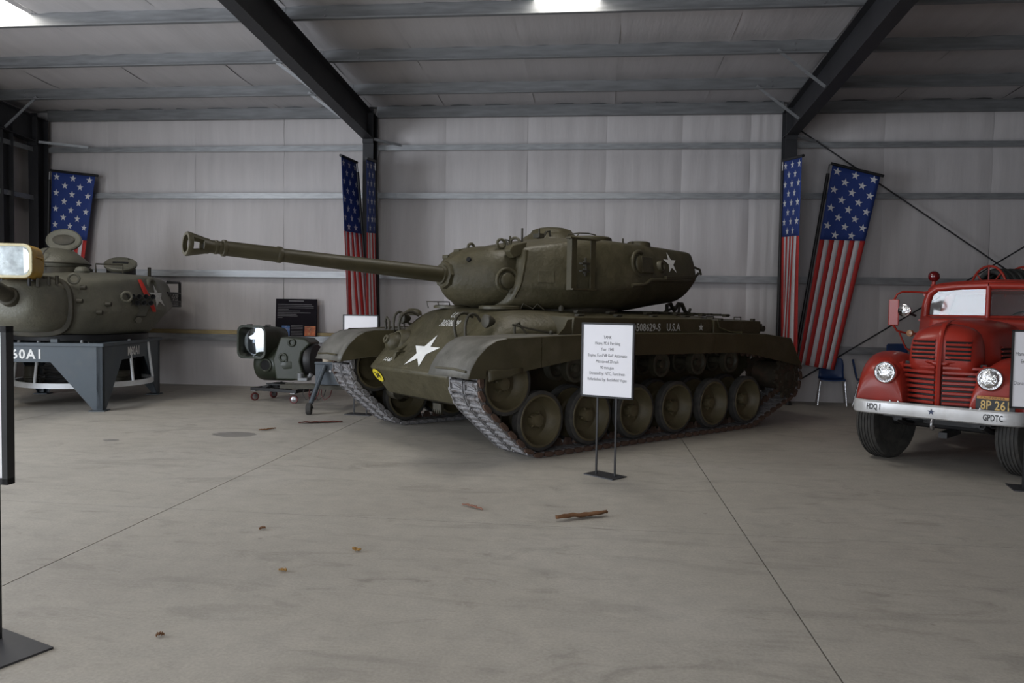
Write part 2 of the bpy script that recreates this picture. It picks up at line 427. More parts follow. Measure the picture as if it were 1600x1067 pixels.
for (sa, sb, s0, s1) in SKY:
    ya = min(PUR, key=lambda y: abs(y-s1)) ; yb = min(PUR, key=lambda y: abs(y-s0))
    n = MB()
    nn = 9
    for k in range(nn):      # corrugated translucent sheet
        xa = sa+(sb-sa)*k/nn; xb = sa+(sb-sa)*(k+1)/nn
        n.add([(xa, ya, zp(ya)+.2), (xb-.02, ya, zp(ya)+.2), (xb-.02, yb, zp(yb)+.2), (xa, yb, zp(yb)+.2)], [(0, 1, 2, 3)])
        n.add([(xb-.02, ya, zp(ya)+.2), (xb, ya, zp(ya)+.215), (xb, yb, zp(yb)+.215), (xb-.02, yb, zp(yb)+.2)], [(0, 1, 2, 3)])
    n.build('skylight_panel', M_SKYL, ce, 0)
for y in PUR:
    if y == YE:
        for a, b in zip(cols, cols[1:]):
            m = MB(); z = zp(y)
            m.box(((a+b)/2, y, z+.1), (b-a-.16, .006, .2)).box(((a+b)/2, y+.04, z), (b-a-.16, .08, .008)).box(((a+b)/2, y-.04, z+.2), (b-a-.16, .08, .006))
            m.build('eave_strut', MT['galv_dark'], ce, 0)
        continue
    for a, b in zip(cols, cols[1:]):
        m = MB(); z = zp(y)
        m.box(((a+b)/2, y, z+.1), (b-a-.004, .006, .2))
        m.box(((a+b)/2, y-.032, z+.003), (b-a-.004, .064, .005)); m.box(((a+b)/2, y-.064, z+.012), (b-a-.004, .005, .02))
        m.box(((a+b)/2, y+.032, z+.197), (b-a-.004, .064, .005))
        m.build('purlin', MT['galv_dark'], ce, 0)
        if y > 9:
            for xc in (a+.55, b-.55):
                q = MB()
                for zz in (.06, .14): q.cyl((xc, y-.003, z+zz), (xc, y-.015, z+zz), .012, n=6)
                q.build('purlin_bolts', MT['steel'], ce, 0)

# ---- rigid frames: column plus rafter
def ibeam(m, pts_in, pts_out, xc, w, t=.012, tw=.008):
    """web between two polylines (inner, outer) in the YZ plane at x=xc, flanges w wide"""
    for P in (pts_in, pts_out):
        for a, b in zip(P, P[1:]):
            m.bar((xc, a[0], a[1]), (xc, b[0], b[1]), w, t, up=(0, b[1]-a[1] and 1 or 0, 1) if abs(b[1]-a[1]) < abs(b[0]-a[0]) else (0, 1, 0))
    for (a, b), (c, d) in zip(zip(pts_in, pts_in[1:]), zip(pts_out, pts_out[1:])):
        vs = [(xc+s*tw/2, p[0], p[1]) for s in (-1, 1) for p in (a, b, d, c)]
        m.add(vs, [(0,1,2,3),(7,6,5,4),(0,4,5,1),(1,5,6,2),(2,6,7,3),(3,7,4,0)])
for ci, xc in enumerate(cols[:4]):
    t = struct('trim_%d' % (ci+1))
    m = MB()
    zi, zo = 4.72, EAVE+.0
    ibeam(m, [(DW-.5, 0), (DW-.5, zi)], [(DW-.22, 0), (DW-.22, zo)], xc, .2)
    m.build('column', MT['hall_steel'], t, 0)
    m = MB()
    yi = DW-.5
    ibeam(m, [(yi, zi), (RIDGE, zp(RIDGE)-.5)], [(DW-.22, zp(DW-.22)-.015), (RIDGE, zp(RIDGE)-.015)], xc, .2)
    ibeam(m, [(RIDGE, zp(RIDGE)-.5), (YF, zp(YF)-.5)], [(RIDGE, zp(RIDGE)-.015), (YF, zp(YF)-.015)], xc, .2)
    m.build('rafter', MT['hall_steel'], t, 0)
    m = MB()     # haunch stiffener and end plates with bolts
    m.box((xc, DW-.36, zi+.02), (.19, .3, .014)); m.box((xc, yi-.02, zi+.23), (.2, .025, .62))
    m.build('haunch_plate', MT['hall_steel'], t, 0)
    m = MB().box((xc, DW-.36, .012), (.26, .4, .024)); m.build('base_plate', MT['hall_steel'], t, 0)
    # flange braces: angle irons from purlins down to the rafter's inner flange
    for k, y in enumerate((PUR[1], PUR[2])):
        for sx in ((-1,) if ci else (1,)):
            q = MB(); zt = zp(y)+.05; zb = zp(y)-.46
            yy = y-.04
            q.bar((xc+sx*.09, yy+.1, zb+.0), (xc+sx*.80, yy, zt), .045, .006, up=(0, 1, 0)); q.bar((xc+sx*.09, yy+.12, zb+.0), (xc+sx*.80, yy+.02, zt), .006, .045, up=(0, 1, 0))
            q.build('flange_brace', MT['galv'], t, 0)
    # column braces to the top girt
    for sx in (1,):
        ln_ = .95 if ci == 0 else .55
        q = MB(); q.bar((xc+sx*.1, DW-.48, 4.70), (xc+sx*ln_, YE-.01, 4.64), .05, .006); q.bar((xc+sx*.1, DW-.48, 4.72), (xc+sx*ln_, YE-.01, 4.66), .006, .05)
        q.build('flange_brace', MT['galv'], t, 0)
# crossed rod bracing in the right bay, conduit in corner
br = struct('trim_5')
for a, b in (((3.52, DW-.24, 4.88), (10.7, DW-.24, -.05)), ((3.5, DW-.2, .30), (10.7, DW-.2, 5.0))):
    MB().tube([a, b], .013, 7).build('brace_rod', MT['hall_steel'], br, 60)
# end wall framing at the left corner
t = struct('trim_6')
m = MB(); ibeam(m, [(13.2, 0), (13.2, 5.0)], [(13.45, 0), (13.45, 5.0)], -11.05, .2); 
m.build('end_column', MT['hall_steel'], t, 0)
# boards lying on the lowest girt
M_PINE = pm('weathered_pine', (.36, .28, .14), .7, 0, .2, 8, .1, 40, stretch=(.6, 8, 8))
for k, (x0, x1, h) in enumerate(((-8.9, -6.35, .075), (-6.3, -4.5, .06))):
    pl = MB().box(((x0+x1)/2, YE+.09, 1.026+h/2), (x1-x0, .14, h)).build('wooden_plank', M_PINE, None, 0)
    tag(pl, ['tan wooden plank lying on the low wall girt behind the turret stand', 'short tan plank on the low wall girt, behind the green searchlight'][k], 'plank')
# ================================================================== the olive tank
TX, TY, TH = -.3756, 10.7785, -2.3565
tank = thing('heavy_tank', 'large olive green tank with white star on its sloped front, behind the white sign', 'tank', (TX, TY, 0), TH)
O, OC, OD = MT['olive'], MT['olive_cast'], MT['olive_dark']
# ---- wheels (axis along +Y, origin on the track centre line)
def wheel_meshes():
    st = MB()
    for s in (1,):
        st.lathe([(.296, .10), (.296, .228), (.284, .238), (.268, .236), (.262, .222), (.255, .19), (.21, .12), (.165, .075), (.12, .065), (0, .065)], d=(0, 1, 0), n=40)
    st.lathe([(.296, -.10), (.296, -.228), (.27, -.236), (.255, -.19), (.165, -.075), (0, -.065)], d=(0, 1, 0), n=28)
    st.cyl((0, -.1, 0), (0, .05, 0), .1, n=18)
    ty = MB()
    for a in (.122, -.232):
        ty.lathe([(.292, a), (.322, a+.003), (.331, a+.012), (.331, a+.098), (.322, a+.107), (.292, a+.11)], d=(0, 1, 0), n=44, ring=True)
    hb = MB()
    hb.lathe([(.098, .06), (.098, .085), (.078, .10), (.074, .175), (.066, .20), (.03, .206), (0, .206)], d=(0, 1, 0), n=22)
    for k in range(10):
        a = 2*pi*k/10; hb.cyl((.128*cos(a), .06, .128*sin(a)), (.128*cos(a), .092, .128*sin(a)), .014, n=6)
    for k in range(5):
        a = 2*pi*k/5+.2; hb.bar((.07*cos(a), .10, .07*sin(a)), (.09*cos(a), .17, .09*sin(a)), .02, .03, up=(0, 1, 0))
    return st.mesh('road_wheel', MT['wheel'], 30), ty.mesh('tire', MT['rubber'], 40), hb.mesh('hub', MT['wheel'], 35)
WM = wheel_meshes()
YT = 1.397
def wheel(x, side, z=.395, meshes=WM, name='road_wheel'):
    w = bpy.data.objects.new(name, meshes[0]); COL.objects.link(w); w.parent = tank
    w.location = (x, side*YT, z); w.rotation_euler = (0, random.random()*0, 0 if side > 0 else pi)
    for me, n in ((meshes[1], 'tire'), (meshes[2], 'hub')):
        c = bpy.data.objects.new(n, me); COL.objects.link(c); c.parent = w
        if n == 'hub': c.rotation_euler = (0, random.random()*6, 0)
    return w
WX = [1.905-.762*k for k in range(6)]
IDL = (2.385, .815); SPR = (-2.84, .69)
for s in (1, -1):
    for x in WX: wheel(x, s)
    wheel(IDL[0], s, IDL[1], name='idler_wheel')
# return rollers
rl = MB()
for a in (.10, -.20): rl.lathe([(.08, a+.02), (.14, a), (.16, a+.008), (.16, a+.092), (.14, a+.1), (.118, a+.094), (.105, a+.06), (.05, a+.05), (.045, a+.095), (0, a+.1)], d=(0, 1, 0), n=26)
rl.cyl((0, -.5, 0), (0, .1, 0), .05)
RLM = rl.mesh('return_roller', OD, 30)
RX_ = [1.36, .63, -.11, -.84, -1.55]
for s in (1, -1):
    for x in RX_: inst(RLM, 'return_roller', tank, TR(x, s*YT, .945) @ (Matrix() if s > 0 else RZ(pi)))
# drive sprocket: two toothed rings and a drum
def tooth_ring(y, n=13, r0=.27, r1=.335):
    pts = []
    for k in range(n):
        for f, r in ((0, r0), (.28, r0), (.42, r1), (.6, r1), (.74, r0)):
            a = 2*pi*(k+f)/n; pts.append((r*cos(a), r*sin(a)))
    return MB().prism_y(pts, y-.02, y+.02)
sp = MB()
for y in (.25, -.25):
    t_ = tooth_ring(y); sp.add(t_.v, t_.f)
sp.lathe([(.20, -.22), (.20, .22), (.235, .225), (.235, .27), (.17, .275), (.15, .2), (.08, .2), (.08, .3), (0, .3)], d=(0, 1, 0), n=26)
for k in range(13):
    a = 2*pi*(k+.3)/13; sp.cyl((.21*cos(a), .27, .21*sin(a)), (.21*cos(a), .295, .21*sin(a)), .017, n=6)
SPM = sp.mesh('drive_sprocket', MT['sprocket'], 30)
for s in (1, -1): inst(SPM, 'drive_sprocket', tank, TR(SPR[0], s*YT, SPR[1]))
# ---- tracks
def hull2d(P):
    P = sorted(P)
    def half(P):
        h = []
        for p in P:
            while len(h) > 1 and (h[-1][0]-h[-2][0])*(p[1]-h[-2][1]) - (h[-1][1]-h[-2][1])*(p[0]-h[-2][0]) <= 0: h.pop()
            h.append(p)
        return h[:-1]
    return half(P) + half(P[::-1])
PTS = []
for (cx, cz, r) in [(IDL[0], IDL[1], .365), (SPR[0], SPR[1], .335)] + [(x, .395, .362) for x in WX] + [(x, .945, .19) for x in RX_]:
    PTS += [(cx+r*cos(2*pi*k/90), cz+r*sin(2*pi*k/90)) for k in range(90)]
PATH = hull2d(PTS)
def resample(P, n):
    P = P + [P[0]]; S = [0]
    for a, b in zip(P, P[1:]): S.append(S[-1] + sqrt((a[0]-b[0])**2+(a[1]-b[1])**2))
    out = []; j = 0
    for k in range(n):
        s = S[-1]*k/n
        while S[j+1] < s: j += 1
        f = (s-S[j])/(S[j+1]-S[j]); out.append((P[j][0]+(P[j+1][0]-P[j][0])*f, P[j][1]+(P[j+1][1]-P[j][1])*f))
    return out, S[-1]/n
NS = 86
NODES, PITCH = resample(PATH, NS)
hp = PITCH
def shoe(so):
    sh = MB()
    for s in (1, -1):
        yc = s*.133
        sh.box((0, yc, .0), (hp*.86, .225, .04))
        for xo in (-.30, .30): sh.cyl((xo*hp, yc-.112, .018), (xo*hp, yc+.112, .018), .021, n=8)
        for xo in (-.06, .12): sh.bar((xo*hp-.02, yc-.07, .022), (xo*hp+.02, yc+.07, .022), .018, .014)
        for yo in (-.112, .112): sh.box((0, yc+yo, .018), (hp*.92, .012, .05))
    sh.box((0, 0, .005), (hp*.55, .05, .05))
    for s in (1, -1):          # end connectors, rusty
        poly = [(-.066, 0), (-.058, .017), (-.035, .025), (.035, .025), (.058, .017), (.066, 0), (.058, -.017), (.035, -.025), (-.035, -.025), (-.058, -.017)]
        sh.prism_y(poly, s*.256-.024, s*.256+.024, TR(hp/2, 0, .002), 1 if s != so else 0)
        sh.cyl((hp*.3, s*.24, .003), (hp*.3, s*.286, .003), .013, n=6, mi=1 if s != so else 0)
    # centre guide tooth pointing inwards
    sh.loft([[(-.05, -.035, -.02), (.05, -.035, -.02), (.05, .035, -.02), (-.05, .035, -.02)], [(-.03, -.012, -.10), (.03, -.012, -.10), (.03, .012, -.10), (-.03, .012, -.10)]], mi=1)
    return sh.mesh('track_shoe', [MT['track'], MT['track_rust']], 30)
SHM = {1: shoe(1), -1: shoe(-1)}
for s in (1, -1):
    for k in range(NS):
        a, b = NODES[k], NODES[(k+1) % NS]
        c = ((a[0]+b[0])/2, s*YT, (a[1]+b[1])/2); d = (b[0]-a[0], 0, b[1]-a[1])
        nrm = (d[2], 0, -d[0])     # the hull runs counter-clockwise, so this points outwards
        inst(SHM[s], 'track_shoe', tank, frame(c, d, nrm))
# ---- lower hull
low = [(2.645, .845), (2.42, .52), (2.1, .43), (-2.35, .43), (-2.9, .8), (-2.95, 1.28), (2.2, 1.28)]
m = MB(); n_ = len(low)
W0 = {0: .89, 1: .80}
vs = [(x, -W0.get(i, .98), z) for i, (x, z) in enumerate(low)] + [(x, W0.get(i, .98), z) for i, (x, z) in enumerate(low)]
m.add(vs, [tuple(range(n_)), tuple(range(2*n_-1, n_-1, -1))] + [(n_+i, n_+(i+1) % n_, (i+1) % n_, i) for i in range(n_)])
m.build('lower_hull', OC, tank, 30, bevel=.03)
# torsion bar arms and their housings between wheels and hull
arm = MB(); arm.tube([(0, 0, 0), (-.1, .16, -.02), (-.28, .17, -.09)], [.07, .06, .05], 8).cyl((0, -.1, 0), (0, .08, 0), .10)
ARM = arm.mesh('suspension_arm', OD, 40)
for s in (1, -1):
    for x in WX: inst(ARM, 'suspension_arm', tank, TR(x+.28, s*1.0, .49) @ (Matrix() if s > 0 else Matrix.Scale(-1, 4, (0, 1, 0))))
# ---- upper hull casting: lofted cross sections, (x, [(y,z)...])
def half_ring(x, pts, xs=None):
    xs = xs or [x]*len(pts)
    L_ = [(xx, y, z) for xx, (y, z) in zip(xs, pts)]
    return L_ + [(q[0], -q[1], q[2]) for q in L_[::-1] if abs(q[1]) > 1e-6]
RINGS = [
 half_ring(2.645, [(0, .83), (.86, .83), (.89, .838), (.89, .842), (.885, .848), (.6, .85), (0, .85)]),
 half_ring(2.43, [(0, .86), (.92, .86), (.955, .92), (.955, .98), (.93, 1.03), (.6, 1.055), (0, 1.06)]),
 half_ring(2.21, [(0, 1.0), (.96, 1.0), (1.00, 1.1), (1.0, 1.17), (.95, 1.235), (.6, 1.27), (0, 1.275)]),
 half_ring(2.00, [(0, 1.1), (1.0, 1.1), (1.06, 1.2), (1.05, 1.32), (.92, 1.42), (.6, 1.475), (0, 1.475)]),
 half_ring(1.86, [(0, 1.15), (1.03, 1.15), (1.10, 1.24), (1.08, 1.38), (.90, 1.53), (.6, 1.595), (0, 1.59)]),
 half_ring(1.70, [(0, 1.2), (1.05, 1.2), (1.17, 1.28), (1.13, 1.41), (.92, 1.56), (.6, 1.635), (0, 1.61)]),
 half_ring(1.35, [(0, 1.2), (1.05, 1.2), (1.28, 1.29), (1.22, 1.43), (.98, 1.575), (.6, 1.62), (0, 1.61)]),
 half_ring(.95, [(0, 1.2), (1.05, 1.2), (1.36, 1.30), (1.33, 1.44), (1.18, 1.575), (.7, 1.60), (0, 1.60)]),
 half_ring(.3, [(0, 1.2), (1.05, 1.2), (1.38, 1.30), (1.36, 1.45), (1.22, 1.575), (.7, 1.595), (0, 1.595)]),
 half_ring(-.6, [(0, 1.2), (1.05, 1.2), (1.38, 1.30), (1.36, 1.45), (1.22, 1.57), (.7, 1.59), (0, 1.59)]),
 half_ring(-2.0, [(0, 1.2), (1.05, 1.2), (1.38, 1.30), (1.34, 1.44), (1.15, 1.54), (.7, 1.555), (0, 1.555)]),
 half_ring(-2.75, [(0, 1.2), (1.05, 1.2), (1.30, 1.28), (1.2, 1.40), (1.0, 1.47), (.7, 1.49), (0, 1.49)]),
 half_ring(-2.95, [(0, 1.2), (.95, 1.2), (1.10, 1.24), (1.0, 1.30), (.9, 1.34), (.7, 1.35), (0, 1.35)]),
]
uh = MB().loft(RINGS).build('upper_hull', OC, tank, 180, sub=1)
# ---- fenders and skirts
TOP = [(2.973, .905), (2.938, 1.0), (2.86, 1.115), (2.74, 1.222), (2.62, 1.28), (2.5, 1.296), (2.25, 1.30), (1.81, 1.315), (.56, 1.336), (-.95, 1.325), (-2.09, 1.305), (-2.735, 1.238), (-3.02, .865)]
BOT = [(2.973, .905), (2.757, .90), (2.755, .985), (2.737, .985), (2.723, .872), (2.444, .923), (2.279, .956), (2.025, .992), (1.431, 1.07), (.551, 1.088), (-1.519, 1.071), (-1.87, 1.029), (-2.89, .859), (-3.02, .865)]
def ev(P, x):
    for a, b in zip(P, P[1:]):
        if b[0] <= x <= a[0] and a[0] != b[0]: return a[1]+(b[1]-a[1])*(x-a[0])/(b[0]-a[0])
    return P[-1][1]
def clip(P, xa, xb):     # portion of a descending-x polyline between xa > xb
    Q = [(xa, ev(P, xa))] + [p for p in P if xb+1e-6 < p[0] < xa-1e-6] + [(xb, ev(P, xb))]
    return Q
for s in (1, -1):
    for xa, xb in ((2.973, 1.36), (1.352, -.45), (-.458, -2.09), (-2.098, -3.02)):
        T_ = clip(TOP, xa, xb); m = MB()
        yi, yo = 1.03, 1.752
        nu = 5
        R = []
        for j in range(nu+1):
            y = yi+(yo-yi)*j/nu
            R.append([(x, s*y, z + (.004*sin(9*x+4*y) if xa > 2 else .002*sin(5*x)) - (.006 if j == nu else 0)) for x, z in T_])
        m.loft(R, False, False, False)
        m.build('fender', MT['olive_dusty'] if xa > 2 else O, tank, 40, solid=.012)
    for xa, xb in ((2.973, 2.03), (2.02, .56), (.555, -.95), (-.955, -2.09), (-2.095, -3.02)):
        T_ = clip(TOP, xa, xb)
        B_ = BOT[:BOT.index((2.025, .992))] + [(xb, ev(BOT, xb))] if xa > 2.5 else clip(BOT, xa, xb)
        poly = T_ + [p for p in B_[::-1] if p not in T_]
        MB().prism_y(poly, s*1.75, s*1.758).build('skirt_panel', O, tank, 0)
    # rolled edge along the top of the skirt, weld bead under the front fender
    MB().tube([(x, s*1.752, z+.004) for x, z in TOP[5:]], .011, 6).build('fender_edge_bead', O, tank, 60)
    # inner plate closing the front fender against the hull
    ip = clip(TOP, 2.973, 2.2) + [(2.2, .98), (2.60, .955), (2.973, .905)]
    MB().prism_y(ip[:-1], s*1.03-.005, s*1.03+.005).build('fender_inner_plate', O, tank, 0)
    MB().tube([(2.968, s*1.16, .985), (2.955, s*1.45, .99), (2.965, s*1.70, .975)], .012, 6).build('fender_stop_bar', O, tank, 60)
    MB().tube([(2.2, s*1.035, .98), (2.60, s*1.035, .955), (2.94, s*1.035, .93)], .011, 6).build('fender_edge_bead', O, tank, 60)
# bent flap hanging behind the front fender
fp = MB().grid(lambda u, v: (2.735-.45*u, 1.762+.02*v*v*(1-u), .985+.01*u-(.115-.06*u)*v+.006*sin(9*u)), 6, 4)
fp.build('bent_flap', O, tank, 60, solid=.008)
# ---- stowage boxes on the fenders
for s in (1, -1):
    def boxm(xa, xb, za, zb, y0, y1, cut=.0):
        m = MB()
        m.add([(xa, s*y0, za), (xa, s*y1, za), (xa-cut, s*y1, zb), (xa-cut, s*y0, zb+.02), (xb, s*y0, za), (xb, s*y1, za), (xb, s*y1, zb-.012), (xb, s*y0, zb+.01)],
              [(0,1,2,3),(4,7,6,5),(0,4,5,1),(1,5,6,2),(2,6,7,3),(3,7,4,0)])
        return m
    b1 = boxm(1.35, -1.22, 1.325, 1.525, 1.0, 1.5, .03).build('stowage_box', O, tank, 0, bevel=.012)
    b2 = boxm(-1.27, -2.36, 1.31, 1.50, 1.0, 1.5).build('stowage_box', O, tank, 0, bevel=.012)
    for x in (1.1, .45, -.2, -.85):
        MB().box((x, s*1.35, 1.545), (.10, .05, .025)).cyl((x-.05, s*1.38, 1.55), (x+.05, s*1.38, 1.55), .012, n=6).build('lid_hinge', OD, b1, 30)
    for x in (-1.45, -2.2):
        MB().box((x, s*1.47, 1.50), (.06, .05, .05)).build('lid_latch', OD, b2, 0, bevel=.006)
    MB().tube([(-1.33, s*1.505, 1.50), (-1.36, s*1.52, 1.40), (-1.5, s*1.6, 1.34), (-1.62, s*1.7, 1.335)], .014, 6).build('box_brace', O, tank, 60)
    MB().tube([(-1.36, s*1.3, 1.51), (-1.36, s*1.3, 1.545), (-1.52, s*1.3, 1.545), (-1.52, s*1.3, 1.51)], .009, 6).build('grab_handle', OD, tank, 60)
    MB().tube([(-2.0, s*1.3, 1.5), (-2.0, s*1.3, 1.54), (-2.16, s*1.3, 1.54), (-2.16, s*1.3, 1.5)], .009, 6).build('grab_handle', OD, tank, 60)
    MB().box((-2.42, s*1.25, 1.40), (.10, .4, .10)).cyl((-2.5, s*1.05, 1.38), (-2.5, s*1.46, 1.38), .045, n=10).build('rear_lamp_guard', OD, tank, 30)
    # gusset plate at the front of the box
    MB().prism_y([(1.35, 1.325), (1.35, 1.5), (1.42, 1.49), (1.47, 1.40), (1.54, 1.345), (1.56, 1.325)], s*1.485, s*1.495).build('box_gusset', O, tank, 0)
# engine deck: grille slats and hinges seen edge-on
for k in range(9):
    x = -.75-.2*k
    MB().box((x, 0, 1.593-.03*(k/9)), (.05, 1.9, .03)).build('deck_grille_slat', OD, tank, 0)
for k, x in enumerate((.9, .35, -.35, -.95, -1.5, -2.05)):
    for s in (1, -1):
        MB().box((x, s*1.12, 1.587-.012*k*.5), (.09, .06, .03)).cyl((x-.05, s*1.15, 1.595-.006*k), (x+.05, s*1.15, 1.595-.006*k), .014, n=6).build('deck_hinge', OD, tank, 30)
# gun travel lock on the rear deck (folded)
tl = MB()
tl.tube([(-2.08, .0, 1.53), (-2.08, .0, 1.71), (-2.16, .0, 1.735), (-2.26, 0, 1.62), (-2.36, 0, 1.73), (-2.44, 0, 1.73), (-2.54, 0, 1.60), (-2.62, 0, 1.59), (-2.66, 0, 1.66)], [.028, .03, .035, .03, .035, .035, .03, .028, .022], 7)
tl.tube([(-2.12, .16, 1.53), (-2.2, .14, 1.6), (-2.36, .02, 1.70)], .022, 6).tube([(-2.12, -.16, 1.53), (-2.2, -.14, 1.6), (-2.36, -.02, 1.70)], .022, 6)
tl.box((-2.2, 0, 1.545), (.3, .34, .03)).box((-2.62, 0, 1.55), (.1, .14, .09))
tl.build('gun_travel_lock', OD, tank, 50)
# ---- glacis fittings
def hoop(p0, p1, h, r=.016, lean=(0, 0, 0)):
    p0 = Vector(p0); p1 = Vector(p1); l = Vector(lean); pts = []
    for k in range(9):
        t = k/8; b = sin(pi*t)**.6 if 0 < t < 1 else 0
        pts.append(p0.lerp(p1, t) + Vector((0, 0, h*b)) + l*b)
    return MB().tube(pts, r, 7)
for s in (1, -1):
    ya, yb = ((.44, .60) if s > 0 else (.84, 1.04))
    hoop((2.22, s*ya, 1.27), (1.96, s*(ya-.03), 1.50), .13, .02, (.10, 0, 0)).build('headlamp_guard', OD, tank, 60)
    hoop((2.20, s*yb, 1.27), (1.98, s*(yb+.02), 1.43), .18, .018, (.06, 0, 0)).build('headlamp_guard', OD, tank, 60)
    MB().lathe([(.03, -.03), (.05, 0), (.075, .06), (.08, .08), (.075, .095), (.04, .105), (0, .107)], (2.06, s*.92, 1.46), (1, 0, .05), 16).build('blackout_lamp', OD, tank, 40)
    # tow shackle and cable eye by the fender
    MB().tube([(1.95, s*1.2, 1.33), (1.95, s*1.2, 1.43), (1.9, s*1.22, 1.45), (1.87, s*1.22, 1.40), (1.8, s*1.24, 1.33)], .014, 6).build('fender_bracket', OD, tank, 60)
    MB().tube([(2.0, s*1.22, 1.43), (1.8, s*1.3, 1.385), (1.55, s*1.36, 1.34)], .013, 6).sphere((1.55, s*1.36, 1.34), .03).build('tow_cable_end', OD, tank, 60)
# lifting ring on the far fender (seen against the sign)
MB().tube([(2.25, -1.16, 1.31), (2.25, -1.18, 1.42), (2.25, -1.14, 1.47), (2.25, -1.08, 1.42), (2.25, -1.08, 1.31)], .016, 7).build('lifting_ring', OD, tank, 60)
# bow gun ball in its collar
gc = Vector((2.33, -.74, 1.14)); gd = Vector((.88, -.05, .35)).normalized()
MB().lathe([(.23, -.14), (.20, -.01), (.165, .035), (.145, .035), (.14, .0)], gc, gd, 26).build('bow_gun_collar', OC, tank, 50)
MB().lathe([(.135, -.03), (.128, .05), (.10, .115), (.06, .145), (.055, .175), (.038, .18), (.024, .175), (.02, .1), (0, .1)], gc, gd, 22).build('bow_gun_ball', OC, tank, 40)
# triangular tow lug plates on the glacis
for y in (-.47, .60):
    MB().prism_y([(2.55, .93), (2.36, 1.12), (2.30, 1.16), (2.50, 1.06)], y-.03, y+.03).box((2.44, y, 1.06), (.16, .20, .015), TR(0, 0, 0)).build('tow_lug', OC, tank, 0, bevel=.006)
MB().lathe([(.05, 0), (.05, .03), (.03, .045), (0, .045)], (2.42, .62, 1.065), (.69, 0, .72), 12).lathe([(.02, .03), (.02, .08), (0, .08)], (2.42, .62, 1.065), (.69, 0, .72), 8).build('glacis_plug', OD, tank, 40)
MB().prism([(.8*a_, .75*b_) for a_, b_ in [(-.11, 0), (.11, 0), (.12, -.10), (.09, -.17), (.07, -.09), (.045, -.17), (.02, -.09), (-.01, -.175), (-.035, -.09), (-.06, -.16), (-.08, -.09), (-.11, -.14)]], -.02, .02, frame((2.2, .05, .44), (0, 1, 0), (1, 0, 0))).build('toothed_tow_plate', MT['olive_dark'], tank, 0)
# guard frame and hatch rims on the hull roof
for s in (1, -1):
    g = MB()
    y = s*.62
    for dy in (-.13, .13): g.tube([(1.85, y+dy, 1.6), (1.87, y+dy*1.05, 1.685), (1.70, y+dy*1.05, 1.685), (1.68, y+dy, 1.62)], .008, 6)
    g.tube([(1.87, y-.14, 1.685), (1.87, y+.14, 1.685)], .008, 6).tube([(1.70, y-.14, 1.685), (1.70, y+.14, 1.685)], .008, 6)
    if s < 0: g.build('periscope_guard', OD, tank, 60)
    MB().lathe([(.26, -.02), (.26, .012), (.235, .022), (.235, .006), (0, .012)], (1.62, s*.5, 1.622), (0, 0, 1), 24).build('driver_hatch', OC, tank, 40)
MB().lathe([(.12, 0), (.11, .05), (.07, .085), (0, .095)], (1.96, -.95, 1.50), (0, 0, 1), 18).build('ventilator_dome', OC, tank, 60)
MB().cyl((1.05, .98, 1.59), (1.05, .98, 1.64), .035, n=10).cyl((1.05, .98, 1.62), (1.05, .98, 1.66), .02, n=6).build('deck_bolt', OD, tank, 40)
MB().tube([(1.5, .75, 1.60), (1.48, .77, 1.67), (1.35, .8, 1.61), (1.3, .82, 1.67), (1.22, .86, 1.60)], .009, 6).build('deck_hook', OD, tank, 60)
# ---- turret casting
def tring(x, zb, zt, wm, wt, crown, wb=None, zm=None, shear=0):
    zm = zm if zm is not None else zb+.28; wb = wb if wb is not None else wm*.80
    P = [(0, zb), (wb*.6, zb), (wb, zb), (wb+(wm-wb)*.55, zb+(zm-zb)*.38), (wm-.035, zm-.055), (wm, zm-.01), (wm, zm+.04), (wm*.66+wt*.34, zm+(zt-zm)*.5), (wm*.15+wt*.85, zt-.07), (wt-.015, zt-.012), (wt-.09, zt+crown*.2), (wt*.55, zt+crown*.8), (0, zt+crown)]
    xs = [x - shear*(z-zb)/(zt-zb) for _, z in P]
    return half_ring(x, P, xs)
TR_ = [
 tring(1.60, 1.66, 2.33, .69, .65, .02, shear=.17, zm=1.88),
 tring(1.585, 1.64, 2.36, .735, .69, .03, shear=.17, zm=1.88),
 tring(1.52, 1.61, 2.37, .77, .715, .04, shear=.15, zm=1.88),
 tring(1.30, 1.60, 2.395, .89, .79, .06, shear=.10, zm=1.87),
 tring(1.05, 1.60, 2.42, 1.00, .87, .08, shear=.03, zm=1.86),
 tring(.70, 1.60, 2.465, 1.14, .95, .09, zm=1.85),
 tring(.25, 1.60, 2.49, 1.165, .96, .10, zm=1.86),
 tring(-.15, 1.60, 2.495, 1.13, .93, .08, wb=.85, zm=1.90),
 tring(-.42, 1.60, 2.495, 1.06, .88, .06, wb=.72, zm=1.97),
 tring(-.65, 1.62, 2.50, 1.00, .84, .05, wb=.70, zm=2.03),
 tring(-1.0, 1.66, 2.50, .945, .80, .03, wb=.56, zm=2.04),
 tring(-1.35, 1.70, 2.49, .885, .76, .02, wb=.50, zm=2.06),
 tring(-1.66, 1.735, 2.485, .835, .735, .01, wb=.50, zm=2.075),
 tring(-1.745, 1.76, 2.475, .81, .715, .005, wb=.48, zm=2.08),
 tring(-1.765, 1.78, 2.46, .79, .70, .0, wb=.46, zm=2.08),
 tring(-1.775, 1.84, 2.42, .74, .65, .0, wb=.44, zm=2.08),
]
tur = MB().loft(TR_).build('turret', OC, tank, 180, sub=1)
MB().lathe([(.93, 0), (.93, .07), (.90, .075)], (.38, 0, 1.575), (0, 0, 1), 48).build('turret_ring', OD, tank, 40)
